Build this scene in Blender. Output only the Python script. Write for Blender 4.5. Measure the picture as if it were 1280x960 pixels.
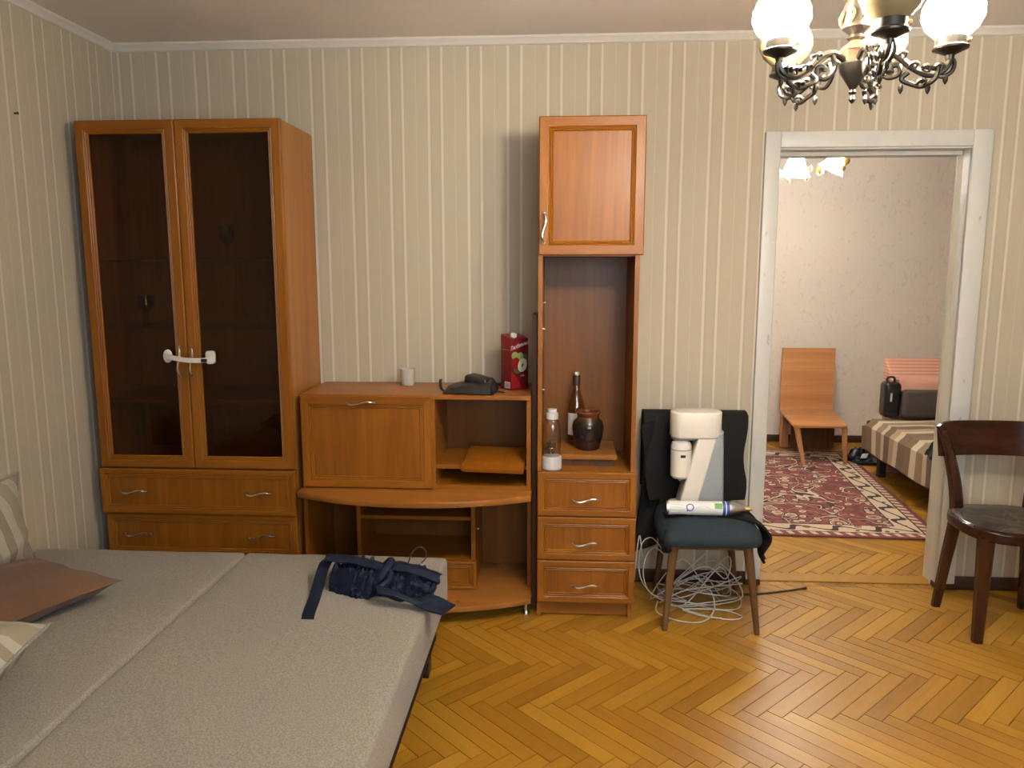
import bpy, bmesh, math, random
from mathutils import Matrix, Vector, noise
random.seed(7)
for o in list(bpy.data.objects): bpy.data.objects.remove(o)
S = bpy.context.scene
C = S.collection
R = math.radians
PI = math.pi

# ------------------------------------------------------------------ camera, world, exposure
F_PX, YAW, PITCH, ROLL, CAMD, CAMH = 961.06, -0.064, 0.1488, -0.0005, 3.5701, 1.4908
cam_d = bpy.data.cameras.new('camera'); cam = bpy.data.objects.new('camera', cam_d); C.objects.link(cam)
fw = Vector((math.sin(YAW)*math.cos(PITCH), math.cos(YAW)*math.cos(PITCH), -math.sin(PITCH)))
rt = Vector((math.cos(YAW), -math.sin(YAW), 0)); up = rt.cross(fw)
r2 = rt*math.cos(ROLL)+up*math.sin(ROLL); u2 = -rt*math.sin(ROLL)+up*math.cos(ROLL)
CAMP = Vector((0, -CAMD, CAMH))
cam.matrix_world = Matrix((( r2.x, u2.x, -fw.x, CAMP.x), (r2.y, u2.y, -fw.y, CAMP.y), (r2.z, u2.z, -fw.z, CAMP.z), (0, 0, 0, 1)))
cam_d.sensor_fit = 'HORIZONTAL'; cam_d.sensor_width = 36; cam_d.lens = 36*F_PX/1280
cam_d.clip_start = 0.02
S.camera = cam
def project(p):
    d = Vector(p)-CAMP; w = d.dot(fw)
    if w < .05: return None
    return (640+F_PX*d.dot(r2)/w, 480-F_PX*d.dot(u2)/w)

LAMP = 122.0          # glow of the lit glass shades of the main chandelier
LAMP2 = 27.0         # glow of the shades in the far room
SKY = 5.0            # dull daylight that enters by the window behind the camera
w = bpy.data.worlds.new('sky'); S.world = w; w.use_nodes = True
w.node_tree.nodes['Background'].inputs[0].default_value = (.80, .90, 1.0, 1)
w.node_tree.nodes['Background'].inputs[1].default_value = SKY
pl = bpy.data.lights.new('window_portal', 'AREA'); pl.shape = 'RECTANGLE'; pl.size = 1.9; pl.size_y = 1.45; pl.cycles.is_portal = True
po = bpy.data.objects.new('window_portal', pl); C.objects.link(po); po.location = (.75, -4.2, 1.575); po.rotation_euler = (R(90), 0, 0)
S.view_settings.view_transform = 'Standard'; S.view_settings.look = 'None'
S.view_settings.gamma = 1; S.view_settings.use_curve_mapping = False
S.view_settings.exposure = 1.0

# ------------------------------------------------------------------ materials
MATS = {}
def nd(t, typ, **kw):
    n = t.nodes.new('ShaderNode'+typ)
    for k, v in kw.items(): setattr(n, k, v)
    return n
def base_mat(name, color=(.5, .5, .5), rough=.5, metal=0, **kw):
    m = bpy.data.materials.new(name); m.use_nodes = True; t = m.node_tree
    b = t.nodes['Principled BSDF']
    b.inputs['Base Color'].default_value = (*color, 1); b.inputs['Roughness'].default_value = rough; b.inputs['Metallic'].default_value = metal
    for k, v in kw.items(): b.inputs[k.replace('_', ' ')].default_value = v
    MATS[name] = m
    return m, t, b
def ramp(t, stops, interp='LINEAR'):
    r = nd(t, 'ValToRGB'); r.color_ramp.interpolation = interp
    e = r.color_ramp.elements
    while len(e) < len(stops): e.new(.5)
    for i, (p, c) in enumerate(stops): e[i].position = p; e[i].color = (*c, 1)
    return r
def mapped(t, scale, loc=(0, 0, 0), rot=(0, 0, 0), src='Object'):
    tc = nd(t, 'TexCoord'); mp = nd(t, 'Mapping'); t.links.new(tc.outputs[src], mp.inputs[0])
    mp.inputs['Scale'].default_value = scale; mp.inputs['Location'].default_value = loc; mp.inputs['Rotation'].default_value = rot
    return mp.outputs[0]
def noise_tex(t, vec, scale, detail=3, dist=0, rough=.5):
    n = nd(t, 'TexNoise'); n.inputs['Scale'].default_value = scale; n.inputs['Detail'].default_value = detail
    n.inputs['Distortion'].default_value = dist; n.inputs['Roughness'].default_value = rough
    if vec: t.links.new(vec, n.inputs['Vector'])
    return n.outputs['Fac']
def bump(t, b, h, strength=.2, dist=.002):
    n = nd(t, 'Bump'); n.inputs['Strength'].default_value = strength; n.inputs['Distance'].default_value = dist
    t.links.new(h, n.inputs['Height']); t.links.new(n.outputs[0], b.inputs['Normal'])
def math_n(t, op, a, b=None, c=None):
    n = nd(t, 'Math', operation=op)
    for i, v in enumerate((a, b, c)):
        if v is None: continue
        if isinstance(v, (int, float)): n.inputs[i].default_value = v
        else: t.links.new(v, n.inputs[i])
    return n.outputs[0]
def mixc(t, fac, a, b, mode='MIX'):
    n = nd(t, 'Mix', data_type='RGBA', blend_type=mode)
    for s, v in ((n.inputs[0], fac), (n.inputs[6], a), (n.inputs[7], b)):
        if isinstance(v, (int, float)): s.default_value = v
        elif isinstance(v, tuple): s.default_value = (*v, 1)
        else: t.links.new(v, s)
    return n.outputs[2]

def wood(name, axis, dark, mid, light, rough=.38, fine=1.0, cathedral=.5, loc=(0, 0, 0), spec=.3):
    """laminate with its grain along the given axis"""
    m, t, b = base_mat(name, mid, rough)
    sc = [9, 9, 9]; sc['xyz'.index(axis)] = .55
    v = mapped(t, tuple(sc), loc)
    n1 = noise_tex(t, v, 1.6*fine, 4, cathedral, .55)
    sf = [70, 70, 70]; sf['xyz'.index(axis)] = 1.6
    n2 = noise_tex(t, mapped(t, tuple(sf), loc), 2.2*fine, 2)
    mx = math_n(t, 'ADD', math_n(t, 'MULTIPLY', n1, .72), math_n(t, 'MULTIPLY', n2, .28))
    r = ramp(t, [(.30, dark), (.5, mid), (.68, light)])
    t.links.new(mx, r.inputs[0]); t.links.new(r.outputs[0], b.inputs['Base Color'])
    b.inputs['Specular IOR Level'].default_value = spec
    bump(t, b, n2, .05, .001)
    return m
AL = dict(dark=(.185, .056, .0040), mid=(.240, .080, .0062), light=(.290, .105, .010))
wood('alder_z', 'z', **AL); wood('alder_x', 'x', **AL); wood('alder_y', 'y', **AL)
AP = dict(dark=(.175, .052, .0036), mid=(.225, .074, .0055), light=(.275, .098, .009))
wood('alder_panel', 'z', fine=1.1, cathedral=1.3, **AP)
wood('alder_top', 'x', dark=(.23, .078, .012), mid=(.29, .108, .019), light=(.34, .138, .028), rough=.36)
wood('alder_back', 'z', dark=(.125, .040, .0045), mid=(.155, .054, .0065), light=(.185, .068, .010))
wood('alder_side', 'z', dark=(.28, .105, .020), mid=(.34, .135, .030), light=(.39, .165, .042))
wood('dark_board', 'z', dark=(.065, .022, .006), mid=(.095, .034, .010), light=(.13, .05, .016))
wood('bench_wood', 'x', dark=(.36, .15, .055), mid=(.46, .20, .075), light=(.55, .26, .11), rough=.4)
wood('bench_leg', 'z', dark=(.30, .125, .045), mid=(.38, .165, .06), light=(.45, .21, .09), rough=.4)
wood('chair_leg', 'z', dark=(.07, .032, .012), mid=(.115, .055, .020), light=(.18, .095, .04), rough=.4)
wood('mahogany', 'z', dark=(.020, .006, .003), mid=(.034, .010, .005), light=(.045, .013, .006), rough=.16, spec=.6)
wood('mahogany_x', 'x', dark=(.020, .006, .003), mid=(.034, .010, .005), light=(.055, .017, .008), rough=.16)
wood('brown_paint', 'x', dark=(.035, .014, .008), mid=(.05, .02, .011), light=(.075, .032, .018), rough=.4)

def wallpaper(name, axis, phase, base, stripe):
    m, t, b = base_mat(name, base, .75)
    tc = nd(t, 'TexCoord'); sp = nd(t, 'SeparateXYZ'); t.links.new(tc.outputs['Object'], sp.inputs[0])
    x = sp.outputs['XYZ'.index(axis)]
    wob = noise_tex(t, mapped(t, (1.2, 1.2, .5)), 1.5, 1)
    x = math_n(t, 'ADD', x, math_n(t, 'MULTIPLY', math_n(t, 'SUBTRACT', wob, .5), .006))
    fr = math_n(t, 'FRACT', math_n(t, 'DIVIDE', math_n(t, 'SUBTRACT', x, phase), .1785))
    def line(c, w_):
        d = math_n(t, 'ABSOLUTE', math_n(t, 'SUBTRACT', fr, c))
        return math_n(t, 'SUBTRACT', 1, math_n(t, 'SMOOTHSTEP' if False else 'MINIMUM', math_n(t, 'POWER', math_n(t, 'DIVIDE', d, w_), 3), 1))
    l1 = line(.10, .040); l2 = line(.435, .036); l = math_n(t, 'MAXIMUM', math_n(t, 'MAXIMUM', l1, l2), math_n(t, 'MULTIPLY', line(.77, .02), .25))
    thin = math_n(t, 'MAXIMUM', line(.16, .012), line(.375, .012))
    band = line(.268, .17)
    pin = math_n(t, 'MULTIPLY', math_n(t, 'ADD', math_n(t, 'SINE', math_n(t, 'MULTIPLY', x, 2*PI/.0074)), 1), .5)
    spk = noise_tex(t, mapped(t, (1, 1, .12)), 420, 2)
    spk2 = noise_tex(t, mapped(t, (1, 1, 1)), 160, 3)
    c = mixc(t, math_n(t, 'MULTIPLY', band, .55), base, (base[0]*.97, base[1]*.94, base[2]*.95))
    c = mixc(t, math_n(t, 'MULTIPLY', pin, .55), c, (base[0]*.80, base[1]*.79, base[2]*.76))
    c = mixc(t, math_n(t, 'MULTIPLY', thin, .4), c, (base[0]*.75, base[1]*.72, base[2]*.66))
    c = mixc(t, math_n(t, 'MULTIPLY', l, .85), c, stripe)
    c = mixc(t, math_n(t, 'MULTIPLY', spk, .16), c, (base[0]*.6, base[1]*.58, base[2]*.52))
    c = mixc(t, math_n(t, 'MULTIPLY', spk2, .10), c, (base[0]*.7, base[1]*.66, base[2]*.6))
    t.links.new(c, b.inputs['Base Color'])
    bump(t, b, math_n(t, 'ADD', math_n(t, 'ADD', l, math_n(t, 'MULTIPLY', pin, .25)), math_n(t, 'MULTIPLY', wob, .8)), .25, .0015)
WB, WS = (.47, .405, .30), (.62, .57, .47)
wallpaper('wallpaper_x', 'X', -.443, WB, WS)
wallpaper('wallpaper_y', 'Y', -.20, WB, WS)

def far_paper():
    m, t, b = base_mat('far_wallpaper', (.6, .5, .43), .8)
    v = mapped(t, (1, 1, .55))
    n = noise_tex(t, v, 17, 3, 2.2); n2 = noise_tex(t, mapped(t, (1, 1, 1)), 90, 3)
    r = ramp(t, [(.0, (.64, .56, .49)), (.60, (.63, .55, .48)), (.68, (.53, .45, .38)), (.74, (.63, .55, .48))])
    t.links.new(n, r.inputs[0])
    c = mixc(t, math_n(t, 'MULTIPLY', n2, .25), r.outputs[0], (.54, .47, .41)); t.links.new(c, b.inputs['Base Color'])
    bump(t, b, n, .15, .002)
far_paper()

def plaster(name, col, rough=.85, amp=.12):
    m, t, b = base_mat(name, col, rough)
    n = noise_tex(t, mapped(t, (1, 1, 1)), 6, 4)
    c = mixc(t, math_n(t, 'MULTIPLY', n, amp*2), col, tuple(x*.75 for x in col)); t.links.new(c, b.inputs['Base Color'])
    bump(t, b, noise_tex(t, mapped(t, (1, 1, 1)), 60, 3), .12, .002)
plaster('ceiling_paint', (.76, .69, .63)); plaster('cornice_paint', (.62, .57, .50)); plaster('plain_wall', (.42, .36, .28))
plaster('far_ceiling', (.7, .66, .6))
def painted():
    m, t, b = base_mat('white_paint', (.56, .545, .50), .38)
    n = noise_tex(t, mapped(t, (3, 3, .6)), 4, 4); k = noise_tex(t, mapped(t, (1, 1, .4)), 30, 3)
    r = ramp(t, [(.0, (.57, .555, .51)), (.69, (.54, .52, .47)), (.74, (.36, .32, .26)), (.8, (.54, .52, .48))])
    t.links.new(k, r.inputs[0])
    c = mixc(t, math_n(t, 'MULTIPLY', n, .2), r.outputs[0], (.44, .42, .36)); t.links.new(c, b.inputs['Base Color'])
    bump(t, b, n, .25, .002)
painted()

def parquet(name):
    m, t, b = base_mat(name, (.4, .2, .06), .3)
    uv = nd(t, 'UVMap'); at = nd(t, 'Attribute', attribute_name='rnd')
    mp = nd(t, 'Mapping'); t.links.new(uv.outputs[0], mp.inputs[0]); mp.inputs['Scale'].default_value = (2.2, 26, 1)
    n1 = noise_tex(t, mp.outputs[0], 1.3, 4, .9, .6)
    mp2 = nd(t, 'Mapping'); t.links.new(uv.outputs[0], mp2.inputs[0]); mp2.inputs['Scale'].default_value = (9, 260, 1)
    n2 = noise_tex(t, mp2.outputs[0], 1.2, 3)
    r = ramp(t, [(.0, (.225, .088, .006)), (.32, (.325, .145, .010)), (.60, (.42, .205, .017)), (.84, (.52, .275, .030)), (1, (.68, .40, .065))])
    f = math_n(t, 'ADD', math_n(t, 'MULTIPLY', at.outputs['Fac'], .55), math_n(t, 'MULTIPLY', n1, .45))
    t.links.new(f, r.inputs[0])
    c = mixc(t, math_n(t, 'MULTIPLY', n2, .42), r.outputs[0], (.12, .045, .006))
    big = noise_tex(t, mapped(t, (1, 1, 1), src='Object'), .0, 0)
    t.links.new(c, b.inputs['Base Color'])
    t.links.new(math_n(t, 'ADD', math_n(t, 'MULTIPLY', n2, .20), .27), b.inputs['Roughness'])
    bump(t, b, n2, .06, .001)
parquet('parquet')
base_mat('parquet_gap', (.030, .013, .005), .7)

def fabric(name, c1, c2, scale=260, rough=.95, b_amt=.35, blotch=.0):
    m, t, b = base_mat(name, c1, rough)
    n = noise_tex(t, mapped(t, (1, 1, 1)), scale, 2, 0, .7)
    r = ramp(t, [(.33, c2), (.67, c1)]); t.links.new(n, r.inputs[0])
    out = r.outputs[0]
    if blotch:
        out = mixc(t, math_n(t, 'MULTIPLY', noise_tex(t, mapped(t, (1, 1, 1)), 5, 4), blotch), out, tuple(x*.6 for x in c2))
    t.links.new(out, b.inputs['Base Color']); bump(t, b, n, b_amt, .002)
    b.inputs['Sheen Weight'].default_value = .1 if c1[0] > .1 else 0
    b.inputs['Specular IOR Level'].default_value = .5 if c1[0] > .1 else .22
fabric('sofa_fabric', (.315, .275, .222), (.185, .160, .126), 210, blotch=.12)
fabric('brown_fabric', (.150, .074, .036), (.115, .055, .027), 300, blotch=.1)
fabric('dark_sofa', (.028, .022, .018), (.018, .014, .011), 200)
fabric('navy_fabric', (.0075, .0135, .032), (.004, .007, .018), 240, .6, .15)
fabric('black_fabric', (.0085, .0078, .0078), (.005, .0045, .0045), 300, .8, .2)
fabric('teal_velvet', (.030, .042, .052), (.017, .025, .032), 300, .8, .2, blotch=.5)
fabric('grey_cushion', (.085, .070, .065), (.055, .045, .042), 300)
fabric('pink_fabric', (.52, .27, .20), (.44, .22, .165), 200)
def striped(name, axis, period, stops, rot=(0, 0, 0), loc=(0, 0, 0)):
    m, t, b = base_mat(name, stops[0][1], .95)
    sp = nd(t, 'SeparateXYZ'); t.links.new(mapped(t, (1, 1, 1), loc, rot), sp.inputs[0])
    fr = math_n(t, 'FRACT', math_n(t, 'DIVIDE', sp.outputs['XYZ'.index(axis)], period))
    r = ramp(t, stops, 'CONSTANT'); t.links.new(fr, r.inputs[0])
    n = noise_tex(t, mapped(t, (1, 1, 1)), 240, 2)
    c = mixc(t, math_n(t, 'MULTIPLY', n, .3), r.outputs[0], tuple(x*.5 for x in stops[0][1])); t.links.new(c, b.inputs['Base Color'])
    bump(t, b, n, .3, .002)
STR = [(0, (.30, .25, .175)), (.28, (.43, .39, .31)), (.40, (.27, .215, .15)), (.52, (.44, .40, .32)), (.66, (.33, .28, .20)), (.86, (.43, .39, .31))]
striped('cushion_stripes', 'X', .22, STR, rot=(0, 0, R(40)))
striped('wall_cushion_stripes', 'Y', .30, STR, rot=(R(-14), 0, 0))
striped('blanket_stripes', 'Y', .62, [(0, (.17, .105, .06)), (.16, (.52, .42, .29)), (.26, (.36, .26, .165)), (.38, (.15, .09, .055)), (.52, (.50, .40, .28)), (.60, (.26, .175, .105)), (.74, (.55, .46, .33)), (.86, (.19, .12, .07))], rot=(0, 0, R(-4)))
striped('pink_stripes', 'Z', .022, [(0, (.42, .19, .13)), (.55, (.56, .30, .22))])

def glassy(name, tint, gloss=.06, rough=.02):
    m = bpy.data.materials.new(name); m.use_nodes = True; t = m.node_tree; t.nodes.clear(); MATS[name] = m
    tr = nd(t, 'BsdfTransparent'); tr.inputs[0].default_value = (*tint, 1)
    gl = nd(t, 'BsdfGlossy'); gl.inputs['Roughness'].default_value = rough
    fr = nd(t, 'LayerWeight'); mx = nd(t, 'MixShader'); o = nd(t, 'OutputMaterial')
    t.links.new(math_n(t, 'ADD', math_n(t, 'MULTIPLY', math_n(t, 'POWER', fr.outputs['Facing'], 4), .6), .025+gloss), mx.inputs[0])
    t.links.new(tr.outputs[0], mx.inputs[1]); t.links.new(gl.outputs[0], mx.inputs[2]); t.links.new(mx.outputs[0], o.inputs[0])
glassy('smoked_glass', (.66, .56, .42), 0); glassy('clear_glass', (.975, .98, .975)); glassy('amber_glass', (.955, .91, .82)); glassy('window_glass', (.96, .97, .97), .04)
glassy('bottle_plastic', (.975, .955, .93), .05, .08)
base_mat('chrome', (.75, .72, .68), .22, 1); base_mat('bronze', (.060, .052, .043), .36, .9); base_mat('brass', (.55, .36, .16), .32, 1); base_mat('gold', (.85, .58, .18), .25, 1)
base_mat('copper_plate', (.11, .06, .032), .5, .7)
base_mat('white_plastic', (.66, .60, .52), .35); base_mat('soda_white', (.70, .64, .55), .32); base_mat('soda_grey', (.27, .29, .30), .35); base_mat('light_plastic', (.52, .50, .49), .4)
base_mat('black_plastic', (.012, .012, .012), .35); base_mat('black_leather', (.014, .012, .011), .42); base_mat('black_bag', (.008, .008, .009), .25)
base_mat('cable_white', (.50, .46, .41), .45); base_mat('cable_dark', (.03, .022, .018), .5)
base_mat('aluminium', (.62, .60, .60), .3, 1); base_mat('print_blue', (.02, .07, .28), .4); base_mat('print_green', (.16, .36, .08), .4); base_mat('print_white', (.72, .70, .66), .5)
base_mat('print_brown', (.018, .007, .005), .5); base_mat('print_red', (.30, .012, .014), .4); base_mat('print_apple_green', (.30, .36, .10), .5); base_mat('print_apple_cream', (.62, .58, .38), .5); base_mat('print_dark', (.06, .02, .012), .5); base_mat('print_leaf', (.07, .11, .03), .5)
base_mat('print_grey', (.45, .45, .46), .5); base_mat('print_tan', (.16, .10, .06), .5)
def carton():
    m, t, b = base_mat('carton_red', (.19, .008, .012), .33)
    n = noise_tex(t, mapped(t, (1, 1, 1)), 9, 2)
    r = ramp(t, [(.3, (.13, .005, .009)), (.7, (.20, .009, .014))]); t.links.new(n, r.inputs[0]); t.links.new(r.outputs[0], b.inputs['Base Color'])
carton()
def jarmat():
    m, t, b = base_mat('jar_glaze', (.03, .015, .01), .12)
    n = noise_tex(t, mapped(t, (1, 1, 1)), 22, 4, 1); sp = nd(t, 'SeparateXYZ'); t.links.new(mapped(t, (1, 1, 1)), sp.inputs[0])
    f = math_n(t, 'ADD', math_n(t, 'MULTIPLY', sp.outputs[2], 4.6), math_n(t, 'MULTIPLY', math_n(t, 'SUBTRACT', n, .5), .30))
    r = ramp(t, [(0, (.022, .009, .007)), (.30, (.018, .010, .009)), (.58, (.022, .014, .010)), (.70, (.10, .032, .014)), (.82, (.20, .060, .022))])
    t.links.new(f, r.inputs[0]); t.links.new(r.outputs[0], b.inputs['Base Color'])
jarmat()
def seat_leather():
    m, t, b = base_mat('worn_leather', (.05, .04, .035), .35)
    n = noise_tex(t, mapped(t, (1, 1, 1)), 9, 5, 2.2)
    r = ramp(t, [(.40, (.030, .023, .020)), (.50, (.055, .045, .038)), (.56, (.14, .115, .095)), (.60, (.045, .036, .03))]); t.links.new(n, r.inputs[0]); t.links.new(r.outputs[0], b.inputs['Base Color'])
    bump(t, b, n, .3, .004)
seat_leather()
def shade_mat(name, strength, col, dif):
    m = bpy.data.materials.new(name); m.use_nodes = True; t = m.node_tree; t.nodes.clear(); MATS[name] = m
    d = nd(t, 'BsdfDiffuse'); d.inputs[0].default_value = (*dif, 1); tl = nd(t, 'BsdfTranslucent'); tl.inputs[0].default_value = (*dif, 1)
    gl = nd(t, 'BsdfGlossy'); gl.inputs['Roughness'].default_value = .15
    mx = nd(t, 'MixShader'); mx.inputs[0].default_value = .5; t.links.new(d.outputs[0], mx.inputs[1]); t.links.new(tl.outputs[0], mx.inputs[2])
    m2 = nd(t, 'MixShader'); m2.inputs[0].default_value = .05; t.links.new(mx.outputs[0], m2.inputs[1]); t.links.new(gl.outputs[0], m2.inputs[2])
    o = nd(t, 'OutputMaterial'); out = m2.outputs[0]
    if strength:
        e = nd(t, 'Emission'); e.inputs[0].default_value = (*col, 1); e.inputs[1].default_value = strength
        a = nd(t, 'AddShader'); t.links.new(out, a.inputs[0]); t.links.new(e.outputs[0], a.inputs[1]); out = a.outputs[0]
    t.links.new(out, o.inputs[0])
shade_mat('lit_shade', LAMP, (1, .95, .86), (.8, .7, .5)); shade_mat('unlit_shade', 0, None, (.40, .315, .165)); shade_mat('far_lit_shade', LAMP2, (.97, 1, 1), (.8, .75, .65))

def rug_mat():
    m, t, b = base_mat('rug', (.3, .06, .05), 1)
    uv = nd(t, 'UVMap'); sp = nd(t, 'SeparateXYZ'); t.links.new(uv.outputs[0], sp.inputs[0])
    W_, L_ = 1.62, 2.12
    u, v = sp.outputs[0], sp.outputs[1]                                     # metres
    ex = math_n(t, 'MINIMUM', u, math_n(t, 'SUBTRACT', W_, u)); ey = math_n(t, 'MINIMUM', v, math_n(t, 'SUBTRACT', L_, v))
    e = math_n(t, 'MINIMUM', ex, ey)
    nz = nd(t, 'TexNoise'); nz.inputs['Scale'].default_value = 7; t.links.new(uv.outputs[0], nz.inputs['Vector'])
    wv = nd(t, 'VectorMath', operation='SCALE'); t.links.new(nz.outputs['Color'], wv.inputs[0]); wv.inputs['Scale'].default_value = .07
    wa = nd(t, 'VectorMath', operation='ADD'); t.links.new(uv.outputs[0], wa.inputs[0]); t.links.new(wv.outputs[0], wa.inputs[1])
    def vor(scale, vec):
        n = nd(t, 'TexVoronoi', feature='F1'); n.inputs['Scale'].default_value = scale; t.links.new(vec, n.inputs['Vector']); return n
    v1 = vor(5.6, wa.outputs[0]); v2 = vor(12, wa.outputs[0])
    red, deep, cream, navy, orange, dark = (.25, .060, .050), (.16, .036, .036), (.62, .50, .36), (.022, .020, .036), (.46, .22, .11), (.030, .016, .015)
    r1 = ramp(t, [(0, orange), (.075, cream), (.125, dark), (.16, red), (.20, orange), (.27, cream), (.315, navy), (.345, red), (.40, red)], 'CONSTANT'); t.links.new(v1.outputs['Distance'], r1.inputs[0])
    r2_ = ramp(t, [(0, orange), (.14, cream), (.28, dark), (.36, red), (.60, deep)], 'CONSTANT'); t.links.new(v2.outputs['Distance'], r2_.inputs[0])
    field = mixc(t, math_n(t, 'GREATER_THAN', v1.outputs['Distance'], .36), r1.outputs[0], r2_.outputs[0])
    for sc_, wd in ((3.2, .010), (6.5, .015)):
        swirl = math_n(t, 'ABSOLUTE', math_n(t, 'SUBTRACT', noise_tex(t, wa.outputs[0], sc_, 0, .6), .5))
        field = mixc(t, math_n(t, 'LESS_THAN', swirl, wd*1.7), field, dark)
        field = mixc(t, math_n(t, 'LESS_THAN', swirl, wd*.75), field, cream)
    # border: plain edge, rope, cream band with vines
    s = math_n(t, 'ADD', u, v); wav = math_n(t, 'MULTIPLY', math_n(t, 'SINE', math_n(t, 'MULTIPLY', s, 26)), .034)
    vine = math_n(t, 'LESS_THAN', math_n(t, 'ABSOLUTE', math_n(t, 'SUBTRACT', math_n(t, 'SUBTRACT', e, .145), wav)), .014)
    v3 = vor(13, uv.outputs[0]); r3 = ramp(t, [(0, red), (.13, orange), (.22, navy), (.28, cream)], 'CONSTANT'); t.links.new(v3.outputs['Distance'], r3.inputs[0])
    band = mixc(t, vine, r3.outputs[0], dark)
    rope = math_n(t, 'GREATER_THAN', math_n(t, 'SINE', math_n(t, 'ADD', math_n(t, 'MULTIPLY', math_n(t, 'SUBTRACT', u, v), 95), math_n(t, 'MULTIPLY', e, 130))), .1)
    ropec = mixc(t, rope, red, cream)
    c = mixc(t, math_n(t, 'LESS_THAN', e, .215), field, dark)
    c = mixc(t, math_n(t, 'LESS_THAN', e, .205), c, band)
    c = mixc(t, math_n(t, 'LESS_THAN', e, .085), c, dark)
    c = mixc(t, math_n(t, 'LESS_THAN', e, .075), c, ropec)
    c = mixc(t, math_n(t, 'LESS_THAN', e, .028), c, deep)
    c = mixc(t, math_n(t, 'MULTIPLY', noise_tex(t, uv.outputs[0], 300, 1), .35), c, (.12, .06, .05))
    t.links.new(c, b.inputs['Base Color']); bump(t, b, noise_tex(t, uv.outputs[0], 400, 1), .4, .003)
rug_mat()

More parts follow.
